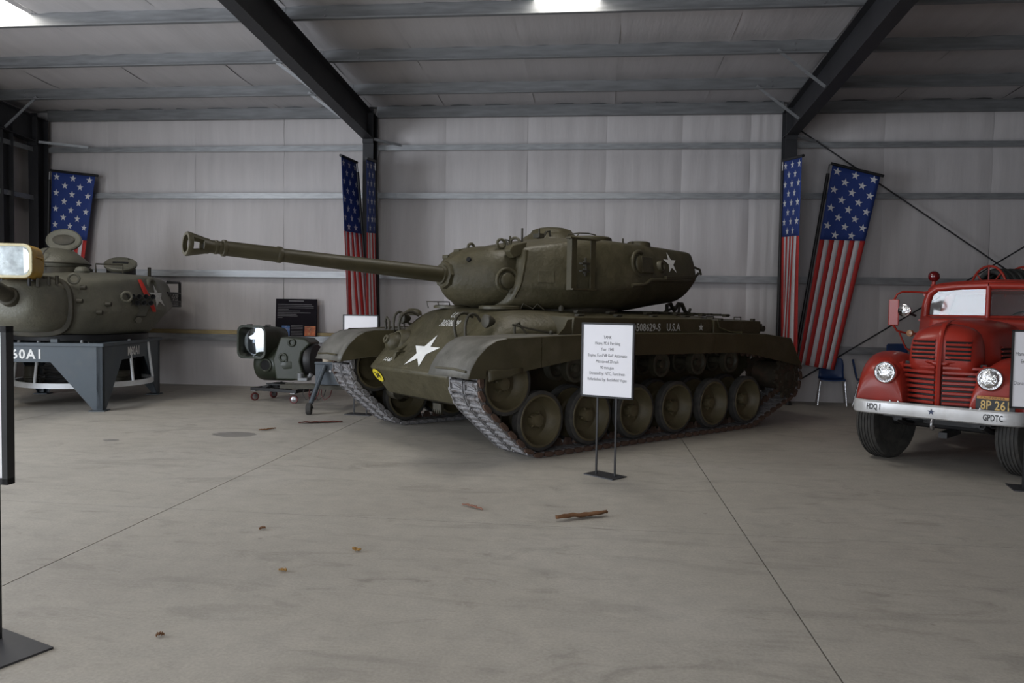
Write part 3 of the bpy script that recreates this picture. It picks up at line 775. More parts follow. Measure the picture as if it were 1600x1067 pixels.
# ---- mantlet and gun
def se(x, zc, hw, hh, n=24, e=2.6, dz=0):
    R = []
    for k in range(n):
        a = 2*pi*k/n; c, s_ = cos(a), sin(a)
        R.append((x, hw*(abs(c)**(2/e))*(1 if c >= 0 else -1), zc + hh*(abs(s_)**(2/e))*(1 if s_ >= 0 else -1)))
    return R
ZG = 2.01
mn = MB().loft([se(2.085, ZG, .13, .13, e=2.4), se(2.07, ZG, .19, .175), se(2.01, ZG-.005, .27, .24), se(1.92, ZG-.01, .375, .305), se(1.81, ZG-.01, .48, .35), se(1.70, ZG-.005, .565, .375, e=3), se(1.58, ZG, .615, .385, e=3.2), se(1.44, ZG, .635, .38, e=3.4), se(1.30, ZG, .62, .35, e=3.4)])
mant = mn.build('mantlet', OC, tank, 180, sub=1)
AX = Vector((cos(.060), 0, sin(.060)))
g0 = Vector((2.0, 0, 2.004))
def bar_l(prof, name, mat=None, n=28, smooth=35, par=None):
    return MB().lathe([(r, h) for r, h in prof], g0, AX, n).build(name, mat or O, par or tank, smooth)
cm = MB()
sq = [(.155, .0), (.17, .02), (.17, .12), (.15, .135)]
cm.lathe(sq, g0, AX, 8); cm.lathe([(.118, .1), (.118, .165), (.10, .17)], g0, AX, 24)
cm.build('gun_collar', OC, tank, 30)
bar_l([(.098, .12), (.096, .3), (.072, 2.17), (.072, 2.19)], 'gun_barrel')
bar_l([(.083, 2.17), (.087, 2.178), (.087, 2.215), (.083, 2.222), (.079, 2.23), (.076, 2.74), (.076, 2.75), (.085, 2.755), (.085, 2.785), (.079, 2.79)], 'barrel_sleeve')
bar_l([(.07, 2.78), (.066, 2.8), (.066, 2.835), (.072, 2.84), (.072, 2.86), (.066, 2.865), (.066, 2.92), (.072, 2.93)], 'barrel_neck')
# muzzle brake: flared bell with a window through each side
def mb_ring(h, ry, rz, n=32):
    x, y, d = Vector((0, 1, 0)), Vector((-sin(.06), 0, cos(.06))), AX
    return [tuple(g0 + d*h + x*(ry*cos(2*pi*k/n)) + y*(rz*sin(2*pi*k/n))) for k in range(n)]
hs = [(2.92, .076, .076), (2.955, .082, .08), (2.985, .095, .088), (3.045, .115, .102), (3.095, .127, .115), (3.125, .130, .122), (3.14, .122, .116)]
bk = MB(); n = 32
RO = [mb_ring(*h) for h in hs]; RI = [mb_ring(h, ry-.03, rz-.03) for h, ry, rz in hs]
vs = [p for r in RO for p in r] + [p for r in RI for p in r]; NR = len(hs)
def win(i, j): return 2 <= i <= 3 and (j in (29, 30, 31, 0, 1, 2) or j in (13, 14, 15, 16, 17, 18))
fs = []
for i in range(NR-1):
    for j in range(n):
        k = (j+1) % n
        a, b, c, d = i*n+j, i*n+k, (i+1)*n+k, (i+1)*n+j; o_ = NR*n
        if not win(i, j): fs += [(a, b, c, d), (a+o_, d+o_, c+o_, b+o_)]
        else:
            for (p, q, ii, jj) in ((a, b, i-1, j), (d, c, i+1, j), (a, d, i, (j-1) % n), (b, c, i, k)):
                if not win(ii, jj): fs.append((p, q, q+o_, p+o_))
for j in range(n):
    k = (j+1) % n; o_ = NR*n
    fs.append(((NR-1)*n+j, (NR-1)*n+k, (NR-1)*n+k+o_, (NR-1)*n+j+o_)); fs.append((j, j+o_, k+o_, k))
bk.add(vs, fs)
bk.build('muzzle_brake', O, tank, 40)
bar_l([(.05, 2.9), (.05, 2.96)], 'muzzle_bore', MT['dark_hole'])
# cheek boss: round cap inside a C-shaped weld ring
bc = Vector((1.605, .625, 1.945)); bd = Vector((.18, 1, .03)).normalized()
MB().lathe([(.095, -.06), (.095, .01), (.08, .022), (0, .026)], bc, bd, 24).build('trunnion_cap', OC, tank, 40)
bx, by, _ = basis(bd)
MB().tube([bc - bd*.008 + bx*(.142*cos(a)) + by*(.142*sin(a)) for a in [radians(-55+k*15) + 1.2 for k in range(18)]], .024, 8).build('trunnion_weld_ring', OC, tank, 60)
MB().cyl((1.88, .27, 2.16), (1.96, .30, 2.20), .03, n=12).build('sight_aperture', MT['dark_hole'], tank, 40)
# lifting eyes on the mantlet and turret front
def eye(c, r=.05, t=.018, d=(0, 1, 0)):
    x, y, _ = basis(d); c = Vector(c)
    return MB().tube([c + x*(r*cos(2*pi*k/14)) + y*(r*sin(2*pi*k/14)) for k in range(14)], t, 7, closed=True)
eye((1.72, .02, 2.37), .045).build('lifting_eye', OC, tank, 60)
eye((1.58, .45, 2.40), .052, .018, (.2, 1, 0)).build('lifting_eye', OC, tank, 60)
eye((1.40, .50, 2.42), .06, .018, (.9, .6, 0)).build('lifting_eye', OC, tank, 60)
MB().box((1.86, -.05, 2.32), (.08, .12, .04)).box((1.98, -.12, 2.24), (.08, .12, .05)).build('mantlet_lug', OC, tank, 0, bevel=.01)
MB().tube([(1.47, .45, 2.38), (1.49, .42, 2.46), (1.44, .45, 2.44), (1.40, .4, 2.50)], .014, 6).cyl((1.33, .55, 2.38), (1.33, .55, 2.60), .013, n=8).build('antenna_stub', OD, tank, 50)
MB().prism_y([(1.62, 2.30), (1.57, 2.375), (1.34, 2.43), (1.37, 2.33), (1.47, 2.24), (1.55, 2.22)], .55, .67).build('mantlet_ear', OC, tank, 0, bevel=.015)
bpy.context.view_layer.update()
tside0 = bvh_of([tur]).ray_cast(Vector((1.22, 3, 2.0)), Vector((0, -1, 0)), 4)[0]
MB().box((0, 0, 0), (.20, .15, .03), frame(tside0, (-.88, .46, 0), (.46, .88, .1))).build('welded_patch', OC, tank, 0, bevel=.004)
# track-block rack on the turret side
rk = MB(); ysd = 1.095
for x in (1.055, .665):
    rk.box((x, ysd+.02, 2.155), (.012, .09, .62)); rk.box((x-.04 if x > .8 else x+.04, ysd+.06, 2.155), (.08, .012, .62))
rk.box((.86, ysd+.05, 2.465), (.50, .09, .02)).box((.86, ysd+.05, 1.853), (.40, .09, .02))
rk.build('side_rack', O, tank, 0, bevel=.003)
rf = MB()
for z in (2.08, 2.17):
    rf.box((.80, ysd+.03, z), (.15, .06, .022)).cyl((.80, ysd+.02, z-.03), (.80, ysd+.02, z+.03), .025, n=10)
rf.tube([(.80, ysd+.03, 2.02), (.80, ysd+.05, 2.1), (.80, ysd+.03, 2.24)], .014, 6)
rf.build('rack_clamp', OD, tank, 40)
# pistol port, boss, ledge beam and cover
pc = Vector((-.30, 1.02, 2.215)); pd = Vector((-.22, .95, .12)).normalized()
px_ = Vector((-1, -.23, 0)).normalized(); py_ = pd.cross(px_).normalized()
ov = [pc + px_*(.205*cos(a)) + py_*(.17*sin(a)) for a in [radians(70+k*12) for k in range(24)]]
MB().tube(ov, .029, 8).build('pistol_port_rim', OC, tank, 60)
MB().lathe([(.13, -.05), (.13, .02), (.11, .035), (0, .045)], pc, pd, 24).box((0, 0, .02), (.30, .22, .05), frame(pc + px_*.13, px_, pd)).build('pistol_port_plug', OC, tank, 40, bevel=.01)
b2_ = Vector((-.80, .93, 2.215)); d2_ = Vector((-.25, .95, .1)).normalized()
MB().lathe([(.085, -.06), (.085, .03), (.07, .05), (.05, .05), (.045, .01), (0, .01)], b2_, d2_, 22).build('cast_boss', OC, tank, 40)
MB().bar((-.85, .965, 2.065), (-1.70, .80, 2.115), .09, .05).build('ledge_beam', O, tank, 0, bevel=.006)
MB().bar((-.05, 1.10, 1.985), (-.40, 1.03, 2.0), .04, .03).bar((.30, 1.13, 1.88), (-.05, 1.10, 1.865), .04, .03).build('weld_bead', OC, tank, 0, bevel=.01)
# cupola, hatch and periscope guards on the roof
MB().lathe([(.47, -.10), (.45, .02), (.40, .10), (.33, .14), (.30, .165), (.28, .20), (.18, .235), (0, .245)], (.02, -.38, 2.53), (0, 0, 1), 32).build('cupola', OC, tank, 50)
MB().box((.55, -.05, 2.60), (.10, .12, .06)).cyl((.60, .02, 2.58), (.60, .02, 2.69), .012, n=8).tube([(.50, 0, 2.60), (.46, 0, 2.66), (.40, 0, 2.67), (.38, 0, 2.60)], .016, 6).build('cupola_sight', OD, tank, 40)
gd_ = MB()
gd_.tube([(.30, .40, 2.55), (.24, .42, 2.63), (.10, .44, 2.635), (-.02, .46, 2.62), (-.04, .46, 2.55)], .009, 6).tube([(.24, .42, 2.63), (.28, .25, 2.62), (.30, .24, 2.56)], .009, 6)
gd_.build('periscope_guard', OD, tank, 60)
MB().lathe([(.30, -.05), (.30, .02), (.27, .04), (0, .055)], (.05, .42, 2.545), (0, 0, 1), 26).build('loader_hatch', OC, tank, 40)
MB().box((.72, .86, 2.43), (.09, .05, .03)).cyl((-.22, .78, 2.5), (-.22, .78, 2.57), .012, n=6).cyl((-.45, .74, 2.5), (-.45, .74, 2.55), .012, n=6).box((-.1, .88, 2.40), (.10, .06, .045)).build('roof_stop', OD, tank, 40)
MB().lathe([(.17, -.08), (.16, .045), (.13, .06), (0, .06)], (-.66, .66, 2.50), (0, 0, 1), 18).build('roof_port', OC, tank, 30)
MB().box((-1.35, .42, 2.475), (.26, .05, .035)).box((-1.50, .38, 2.49), (.10, .10, .05)).build('stowage_latch', OD, tank, 0, bevel=.008)
# anti-aircraft mount bracket on the bustle rear
ab = MB()
ab.tube([(-1.85, .45, 2.22), (-1.98, .5, 2.20), (-2.02, .5, 2.27), (-2.10, .5, 2.28), (-2.20, .52, 2.25), (-2.22, .53, 2.17)], .018, 7)
ab.tube([(-1.86, .2, 2.1), (-2.05, .3, 2.08), (-2.16, .45, 2.12), (-2.18, .52, 2.2)], .02, 7).tube([(-1.95, .5, 2.3), (-1.90, .48, 2.22), (-1.98, .5, 2.16)], .014, 6)
ab.build('mount_bracket', OD, tank, 60)
MB().cyl((-1.88, .42, 2.03), (-2.0, .44, 2.17), .05, n=12).build('bracket_pad', pm('faded_orange_pad', (.42, .22, .14), .8, 0, .1, 12), tank, 40)
# ---- markings
bpy.context.view_layer.update()
BT = bvh_of([tur])
def tside(x, z):
    h = BT.ray_cast(Vector((x, 3, z)), Vector((0, -1, 0)), 4)[0]
    return h if h else Vector((x, .8, z))
lb = [tside(-.02-.155*k, 1.93+.012*min(k, 9) if k < 3 else 2.0+.006*k) for k in range(11)]
MB().tube([p + Vector((0, .008, 0)) for p in lb], .026, 7).build('bustle_ledge', OC, tank, 60)
js = [tside(1.385+.155*k/10, 2.32-.58*k/10) for k in range(11)]
MB().loft([[tuple(p + Vector((dx, dy, 0))) for dx, dy in ((-.020+.010*k/10, -.01), (-.020+.010*k/10, .012), (.020-.010*k/10, .014), (.020-.010*k/10, -.01))] for k, p in enumerate(js)]).build('face_joint_strip', OC, tank, 30)
def bvh_local(objs):
    return bvh_of(objs)     # parts share the tank's frame (identity local matrices)
BH = bvh_local([uh]); BT = bvh_local([tur])
gn = Vector((.695, 0, .719)); gup = Vector((-.719, 0, .695)); gy = Vector((0, 1, 0))
def gl_frame(x, y):
    z = .87+(2.62-x)*.966
    M = Matrix((gy, gup, gn)).transposed().to_4x4(); M.translation = (x, y, z); return M
decal('star_emblem', star_verts(.285), gl_frame(2.415, .04), MT['white_paint'], tank, BH, .006, 3)
decal('hull_number', text_verts('US', .15, sx=.75, bold=.02), gl_frame(1.95, .02) @ TR(0, 0, 0), MT['white_worn'], tank, BH, .005)
decal('hull_number', text_verts('30508629', .15, sx=.66, bold=.02), gl_frame(2.06, .08), MT['white_worn'], tank, BH, .005)
decal('hull_date', text_verts('1-1-63', .092, sx=.8, shear=.3, bold=.02), gl_frame(2.54, -.60), MT['white_paint'], tank, BH, .005)
# yellow bridge plate disc on the lower front
ln = Vector((.82, 0, -.57)).normalized(); lup = Vector((.57, 0, .82)).normalized()
M = Matrix((gy, lup, ln)).transposed().to_4x4(); M.translation = (2.575, -.76, .745)
yd = decal('weight_disc', disc_verts(.10), M, MT['yellow_paint'], tank, None, .012)
decal('disc_number', text_verts('34', .13, sx=.9, bold=.02), M, MT['black_paint'], yd, None, .016)
# sides: serial number and star on the stowage boxes, star on the turret bustle
for s in (1,):
    def sf(x, z, y=1.5):
        M = Matrix((Vector((-1, 0, 0)), Vector((0, 0, 1)), Vector((0, 1, 0)))).transposed().to_4x4(); M.translation = (x, y, z); return M
    decal('serial_number', text_verts('30508629-S', .13, 'RIGHT', sx=.92, bold=.02), sf(-.17, 1.40, 1.502), MT['white_worn'], tank, None, .002)
    decal('serial_number', text_verts('U.S.A', .13, 'LEFT', sx=.92, bold=.02), sf(-.285, 1.40, 1.502), MT['white_worn'], tank, None, .002)
    decal('star_emblem', star_verts(.058), sf(-.985, 1.405, 1.502), MT['white_worn'], tank, None, .002)
sn = Vector((-.27, .95, .12)).normalized(); sxv = Vector((-.96, -.27, 0)).normalized(); syv = sn.cross(sxv).normalized()
M = Matrix((sxv, syv, sn)).transposed().to_4x4(); M.translation = (-1.10, .95, 2.285)
decal('star_emblem', star_verts(.165), M, MT['white_paint'], tank, BT, .008, 3)
# ================================================================== turret on its blue-grey stand (left)
SX = Vector((-.978, -.21, 0)); SY = Vector((-.21, .978, 0)); SC0 = Vector((-7.2, 10.54, 0))
M_STAND = pm('slate_blue_paint', (.052, .068, .082), .5, 0, .1, 4, .05, 40, ((.08, .09, .09), .5), 3)
SW, SL_ = 2.0, 2.38
stand = thing('turret_stand', 'slate blue steel stand with tapered legs and white stencilled letters, carrying a turret', 'stand', SC0 + SX*(SW/2) + SY*(SL_/2), atan2(SY.y, SY.x)-pi/2)
# local frame: +x image right, +y away from the camera; front face y = -SL/2, right face x = +SW/2
def legplate(w):
    h = w/2
    return [(-h, 1.0), (-h, .02), (-h+.13, .02), (-h+.72, .72), (h-.72, .72), (h-.13, .02), (h, .02), (h, 1.0)]
MB().prism_y(legplate(SW), -SL_/2, -SL_/2+.012).build('front_plate', M_STAND, stand, 0)
MB().prism_y(legplate(SW), SL_/2-.012, SL_/2).build('back_plate', M_STAND, stand, 0)
RY90 = RZ(pi/2)
for s, n in ((1, 'side_plate'), (-1, 'side_plate')):
    MB().prism_y(legplate(SL_), -s*SW/2, -s*SW/2+s*.012, RY90).build(n, M_STAND, stand, 0)
for sx in (-1, 1):
    for sy in (-1, 1):
        MB().box((sx*(SW/2-.045), sy*(SL_/2-.045), .51), (.09, .09, .98)).build('leg', M_STAND, stand, 0, bevel=.006)
        MB().box((sx*(SW/2-.07), sy*(SL_/2-.07), .008), (.22, .22, .016)).build('foot_plate', M_STAND, stand, 0)
fr = MB()
for sy in (-1, 1): fr.box((0, sy*(SL_/2-.02), .98), (SW+.05, .11, .05))
for sx in (-1, 1): fr.box((sx*(SW/2-.02), 0, .98), (.11, SL_+.05, .05))
fr.build('top_frame', M_STAND, stand, 0, bevel=.004)
for x in (.32, -.5): MB().box((x, -SL_/2+.06, 1.03), (.10, .08, .06)).build('locating_block', M_STAND, stand, 0)
Mf = Matrix((Vector((1, 0, 0)), Vector((0, 0, 1)), Vector((0, -1, 0)))).transposed().to_4x4(); Mf.translation = (-.12, -SL_/2-.002, .83)
decal('stencil_letters', text_verts('M60A1', .19, sx=.92, bold=.03, sp=1.2), Mf, MT['white_paint'], stand, None, .002)
Ms = Matrix((Vector((0, 1, 0)), Vector((0, 0, 1)), Vector((1, 0, 0)))).transposed().to_4x4(); Ms.translation = (SW/2+.002, 0, .83)
decal('stencil_letters', text_verts('M60A1', .19, sx=.85, bold=.03, sp=1.1), Ms, MT['white_paint'], stand, None, .002)

M_TUR = pm('grey_green_armour', (.115, .112, .085), .55, 0, .15, 5, .35, 30, ((.17, .155, .12), .5), 3)
CT = Vector((-8.40, 11.5, 0)); THT = atan2(-.978, .21)
tu = thing('tank_turret', 'grey green tank turret resting on the slate blue stand, gun raised to the left', 'tank turret', CT, THT)
def hr(x, pts):
    L_ = [(x, y, z) for y, z in pts]; return L_ + [(q[0], -q[1], q[2]) for q in L_[::-1] if abs(q[1]) > 1e-6]
def ts(x, wb, zb, wm, zm, wt, zt, zr):
    return hr(x, [(0, zb), (wb*.6, zb), (wb-.02, zb), (wb+.025, zb+.02), (wm-.03, zm-.055), (wm, zm), (wm-.012, zm+.05), ((wm+wt)/2, (zm+zt)/2), (wt+.025, zt-.065), (wt-.01, zt-.012), (wt-.09, zt+.008), (wt*.5, zr-(zr-zt)*.2), (0, zr)])
shell = MB().loft([
 ts(1.12, .42, 1.15, .52, 1.45, .40, 1.84, 1.90), ts(.85, .55, 1.12, .70, 1.45, .55, 1.90, 1.96), ts(.35, .78, 1.10, .97, 1.46, .78, 1.97, 2.04),
 ts(-.2, .92, 1.10, 1.14, 1.47, .95, 2.03, 2.10), ts(-.60, .97, 1.10, 1.24, 1.48, 1.04, 2.06, 2.12), ts(-.70, .97, 1.10, 1.255, 1.48, 1.055, 2.06, 2.12),
 ts(-.80, .94, 1.11, 1.245, 1.49, 1.045, 2.06, 2.12), ts(-1.6, .70, 1.30, 1.08, 1.56, .92, 2.05, 2.09), ts(-2.15, .55, 1.44, .92, 1.62, .80, 2.0, 2.04),
 ts(-2.27, .50, 1.49, .86, 1.64, .75, 1.97, 2.01), ts(-2.3, .44, 1.54, .78, 1.66, .68, 1.92, 1.96),
]).build('turret_shell', M_TUR, tu, 180, sub=1)
MB().lathe([(.95, 0), (1.02, .005), (1.02, .10), (.92, .11)], (-.35, 0, 1.0), (0, 0, 1), 48).build('turret_ring', MT['black_paint'], tu, 40)  # ring coloured black to stand for the shaded gap above the stand
mnt = MB().loft([se(x, zc, hw, hh, 24, e) for x, zc, hw, hh, e in ((1.78, 1.58, .20, .19, 2.2), (1.74, 1.58, .29, .26, 2.4), (1.60, 1.565, .40, .36, 2.8), (1.40, 1.55, .46, .40, 3), (1.10, 1.55, .50, .40, 3.2), (.95, 1.55, .50, .40, 3.2))])
mnt.build('mantlet_cover', M_TUR, tu, 180, sub=1)
MB().loft([se(x, zc, hw, hh, 30, 3.2) for x, zc, hw, hh in ((1.16, 1.535, .50, .41), (1.15, 1.535, .545, .45), (1.10, 1.535, .555, .46), (1.07, 1.535, .53, .44))]).build('cover_clamp_rim', MT['olive_dark'], tu, 60, sub=1)
for k in range(7):
    a = radians(35+k*18)
    MB().cyl((1.17, .53*cos(a), 1.535+.43*sin(a)), (1.20, .53*cos(a), 1.535+.43*sin(a)), .022, n=6).build('clamp_bolt', MT['olive_dark'], tu, 30)
for x, y, z in ((1.62, .30, 1.87), (1.45, .36, 1.90), (1.30, .40, 1.92), (1.52, .12, 1.93)):
    MB().cyl((x, y, z-.06), (x, y, z+.06), .026, n=8).build('cover_stud', MT['olive_dark'], tu, 40)
GA = Vector((cos(.33), 0, sin(.33)))
gr = Vector((1.55, 0, 1.58))
MB().lathe([(.13, .1), (.13, .3), (.105, .32), (.10, .9), (.095, 2.6), (.13, 2.65), (.13, 3.3), (.09, 3.35), (.085, 4.2), (.06, 4.2), (.055, 4.0), (0, 4.0)], gr, GA, 28).build('gun_barrel', MT['olive_dark'], tu, 35)
MB().lathe([(.20, .04), (.20, .13), (.17, .16), (.135, .18)], gr, GA, 28).build('barrel_boot', MT['rubber'], tu, 40)
eye((1.0, .50, 1.95), .07, .02, (1, .3, 0)).build('lifting_eye', M_TUR, tu, 60)
eye((.35, 1.00, 1.70), .075, .022, (.8, .6, 0)).build('lifting_eye', M_TUR, tu, 60)
for x, y, z in ((.62, .845, 1.58), (.78, .78, 1.45), (1.02, .60, 1.62), (.95, .62, 1.82)):
    MB().cyl((x, y-.05, z), (x, y+.03, z), .035, n=10).build('cast_stud', MT['olive_dark'], tu, 40)
# range finder blister on the side
MB().lathe([(.13, -.10), (.14, .0), (.13, .08), (.10, .10), (.085, .10), (.08, .06), (0, .06)], (-.55, 1.0, 1.90), (.25, .95, .1), 20).build('range_finder_blister', M_TUR, tu, 50)
# cupola with raised lid
cp = thing('cupola_tmp', None, None); bpy.data.objects.remove(cp)
cc = Vector((-.55, -.42, 0))
MB().lathe([(.50, 2.05), (.50, 2.16), (.47, 2.18)], cc, (0, 0, 1), 32).build('cupola_ring', MT['olive_dark'], tu, 40)
MB().loft([[(cc.x+rx*cos(2*pi*k/28), cc.y+ry*sin(2*pi*k/28), z+dz*cos(2*pi*k/28)) for k in range(28)] for rx, ry, z, dz in ((.50, .42, 2.17, 0), (.53, .45, 2.22, 0), (.52, .44, 2.27, 0), (.42, .36, 2.35, .02), (.31, .27, 2.43, .035), (.27, .24, 2.45, .035))]).build('cupola', M_TUR, tu, 50)
MB().loft([[(cc.x+rx*cos(2*pi*k/28), cc.y+ry*sin(2*pi*k/28), z) for k in range(28)] for rx, ry, z in ((.535, .455, 2.225), (.55, .47, 2.232), (.55, .47, 2.242), (.535, .455, 2.248))]).build('cupola_band', MT['olive_dark'], tu, 50)
lid_n = Vector((.86, .10, .28)).normalized()
lx, ly, _ = basis(lid_n)
lc = cc + Vector((-.18, 0, 2.645))
def oval(r1, r2, h, n=26): return [tuple(lc + lx*(r1*cos(2*pi*k/n)) + ly*(r2*sin(2*pi*k/n)) + lid_n*h) for k in range(n)]
lid = MB().loft([oval(.245, .175, -.07), oval(.275, .20, -.03), oval(.275, .20, .01), oval(.255, .18, .022), oval(.235, .16, .012)]).build('hatch_lid', M_TUR, tu, 50)
MB().loft([oval(.17, .09, .01), oval(.17, .09, .03), oval(.15, .075, .036)]).build('lid_pad', MT['olive_dark'], lid, 40)
MB().tube([lc - ly*.19, lc - ly*.27 - Vector((0, 0, .03)), cc + Vector((.05, .02, 2.45))], .018, 6).sphere(tuple(lc - ly*.20), .03).build('lid_hinge', MT['olive_dark'], lid, 50)
MB().tube([(.0, -.42, 2.10), (.0, -.42, 2.3), (-.02, -.40, 2.40), (-.1, -.38, 2.46), (-.16, -.46, 2.42)], .01, 6).build('lid_strap', MT['rubber'], tu, 60)
MB().lathe([(.10, 0), (.115, .05), (.09, .10), (.05, .12), (0, .12)], (-.15, .12, 2.06), (0, 0, 1), 16).build('periscope_head', M_TUR, tu, 40)
MB().tube([(-.35, .25, 2.06), (-.35, .25, 2.24), (-.50, .62, 2.24), (-.50, .62, 2.06)], .014, 6).build('guard_rail', MT['olive_dark'], tu, 60)
# round loader's hatch, propped open
hn = Vector((.45, .12, .88)).normalized(); hx, hy, _ = basis(hn); hc = Vector((-.92, .42, 2.27))
MB().lathe([(.24, -.05), (.26, -.02), (.26, .01), (.24, .025), (.20, .02), (0, .03)], hc, hn, 26).build('round_hatch', M_TUR, tu, 40)
MB().bar(tuple(hc - hx*.12 + hn*.03), tuple(hc + hx*.12 + hn*.03), .05, .02, up=hn).build('hatch_handle', MT['black_paint'], tu, 0)
MB().cyl((-.95, .42, 2.08), (-.95, .42, 2.2), .23, n=20).build('hatch_rim', MT['black_paint'], tu, 40)
MB().cyl((-1.08, .48, 2.3), (-1.1, .5, 2.37), .03, n=8).cyl((-1.25, .78, 2.02), (-1.25, .78, 2.24), .03, n=8).build('antenna_base', MT['olive_dark'], tu, 40)
# smoke dischargers: two rows of tubes on a bracket, with a red strap behind
fd = Vector((.90, .42, .06)).normalized(); fx, fy, _ = basis(fd)
f0 = Vector((.04, 1.06, 1.63))
MB().loft([[tuple(f0 + fx*a + fy*b - fd*d_) for a, b in ((-.24, .10), (.24, .10), (.12, -.24), (-.05, -.24))] for d_ in (.03, .14)]).build('discharger_bracket', MT['olive_dark'], tu, 0, bevel=.01)
for r in range(2):
    for k in range(5 if r == 0 else 4):
        c = f0 + fx*(.21-.098*k-.03*r) + fy*(.075-.10*r)
        q = MB().lathe([(.036, -.06), (.042, .06), (.042, .075), (.034, .075), (.032, -.02), (0, -.02)], c, fd, 14)
        q.build('smoke_tube', MT['black_paint'], tu, 40)
MB().cyl(tuple(f0-fy*.30-fd*.1), tuple(f0-fy*.30+fd*.02), .05, n=12).build('discharger_plug', MT['olive_dark'], tu, 40)
M_RED = pm('red_canvas', (.50, .03, .02), .6, 0, .12, 10)
# the strap lies over the shell edge from roof to side
bpy.context.view_layer.update()
BS = bvh_of([shell])
def on_side(x, z):
    h = BS.ray_cast(Vector((x, 3, z)), Vector((0, -1, 0)), 4)[0]; return h if h else Vector((x, 1.0, z))
sp_ = [on_side(-.24-.012*k, 1.99-.066*k) for k in range(9)]
MB().loft([[tuple(p + Vector((dx, dy, 0))) for dx, dy in ((w, .0), (w*.3, .045), (-w*.3, .045), (-w, .0))] for p, w in zip(sp_, (.02, .05, .07, .08, .08, .075, .065, .05, .02))]).build('red_strap', M_RED, tu, 60)
Mst = Matrix((Vector((-1, 0, 0)), Vector((0, 0, 1)), Vector((0, 1, 0)))).transposed().to_4x4(); Mst.translation = (-.56, 1.1, 1.72)
decal('star_emblem', star_verts(.21), Mst, MT['white_worn'], tu, BS, .008, 3)
# wire stowage basket round the bustle
ba = MB()
def bk_path(z, ex=0): return [(-1.4, 1.04+ex, z), (-1.9, 1.08+ex, z), (-2.3, .98+ex, z), (-2.52, .6, z), (-2.56, 0, z), (-2.52, -.6, z), (-2.3, -.98-ex, z), (-1.9, -1.04-ex, z), (-1.4, -1.02-ex, z)]
for z in (2.0, 1.80, 1.60): ba.tube(bk_path(z), .018, 6)
for z in (1.56, 1.64): ba.tube(bk_path(z), .022, 6)
for p in bk_path(0)[1:-1]: ba.tube([(p[0], p[1], 1.56), (p[0], p[1], 2.0)], .014, 6)
ba.build('stowage_basket', MT['black_paint'], tu, 60)
wm = MB()
P = bk_path(0)
for a, b in zip(P[:4], P[1:5]):
    a = Vector(a); b = Vector(b); L_ = (b-a).length; n = int(L_/.06)
    for k in range(n+1):
        q = a.lerp(b, k/n)
        for s in (-1, 1):
            q2 = a.lerp(b, min(1, max(0, k/n + s*.11/L_*1.0)))
            wm.tube([(q.x, q.y, 1.62), (q2.x, q2.y, 1.80)], .004, 3)
wm.build('basket_mesh', MT['black_paint'], tu, 60)
# yellow-brown searchlight over the gun
M_OCH = pm('chipped_ochre_paint', (.42, .25, .035), .5, 0, .25, 7, .1, 40, ((.20, .09, .03), .85), 3.5, .5, .68)
M_LENS = pm('clouded_lens', (.42, .48, .50), .25, 0, .35, 9, .05, 30, ((.22, .25, .24), .6), 6, rvar=.1, spec=.8)
M_RIM = pm('cream_rim_paint', (.52, .46, .28), .5, 0, .12, 10)
def rrect(x, w, h, r, zc, yc=0, n=6, tilt=0):
    P = []
    for cy, cz, a0 in ((w/2-r, h/2-r, 0), (-w/2+r, h/2-r, 90), (-w/2+r, -h/2+r, 180), (w/2-r, -h/2+r, 270)):
        for k in range(n+1):
            a = radians(a0+90*k/n); P.append((x, yc+cy+r*cos(a), zc+cz+r*sin(a)))
    return P
LZ, LX, LY = 2.155, 1.86, .03
sl = MB().loft([rrect(LX-.62, .30, .30, .12, LZ-.0, LY), rrect(LX-.56, .40, .36, .12, LZ, LY), rrect(LX-.36, .56, .47, .12, LZ-.02, LY), rrect(LX-.02, .62, .46, .11, LZ, LY), rrect(LX, .62, .46, .11, LZ, LY), rrect(LX, .56, .40, .09, LZ, LY), rrect(LX-.04, .55, .39, .09, LZ, LY)], True, False).build('searchlight_housing', M_OCH, tu, 40)
MB().loft([rrect(LX+.005, .63, .47, .115, LZ, LY), rrect(LX+.015, .62, .46, .11, LZ, LY), rrect(LX+.015, .555, .395, .09, LZ, LY), rrect(LX-.02, .555, .395, .09, LZ, LY)], False, False).build('lens_rim', M_RIM, sl, 40)
MB().loft([rrect(LX-.015, .555, .395, .09, LZ, LY), rrect(LX-.01, .30, .2, .05, LZ, LY)], False, True).build('searchlight_lens', M_LENS, sl, 60)
MB().loft([[(LX-.004, LY+.20, LZ-.17), (LX-.004, LY+.25, LZ-.15), (LX-.004, LY+.275, LZ-.08), (LX-.004, LY+.275, LZ+.08), (LX-.004, LY+.25, LZ+.15), (LX-.004, LY+.19, LZ+.18)], [(LX-.002, LY+.20, LZ-.17), (LX-.002, LY+.25, LZ-.15), (LX-.002, LY+.275, LZ-.08), (LX-.002, LY+.275, LZ+.08), (LX-.002, LY+.25, LZ+.15), (LX-.002, LY+.19, LZ+.18)]]).build('lens_pale_strip', pm('pale_strip', (.85, .85, .80), .3, 0, .05, 4), sl, 0)  # pale strip along one edge of the lens
MB().tube([(LX-.12, LY+.31, LZ+.06), (LX-.28, LY+.30, LZ+.05), (LX-.45, LY+.24, LZ-.02)], .012, 6).build('conduit', M_OCH, sl, 60)
MB().cyl((LX-.3, .2, LZ-.22), (LX-.3, .2, LZ-.42), .03, n=10).cyl((LX-.3, -.2, LZ-.22), (LX-.3, -.2, LZ-.42), .03, n=10).cyl((LX-.12, .24, LZ-.22), (LX-.12, .24, LZ-.34), .022, n=10).build('searchlight_post', MT['black_paint'], tu, 40)
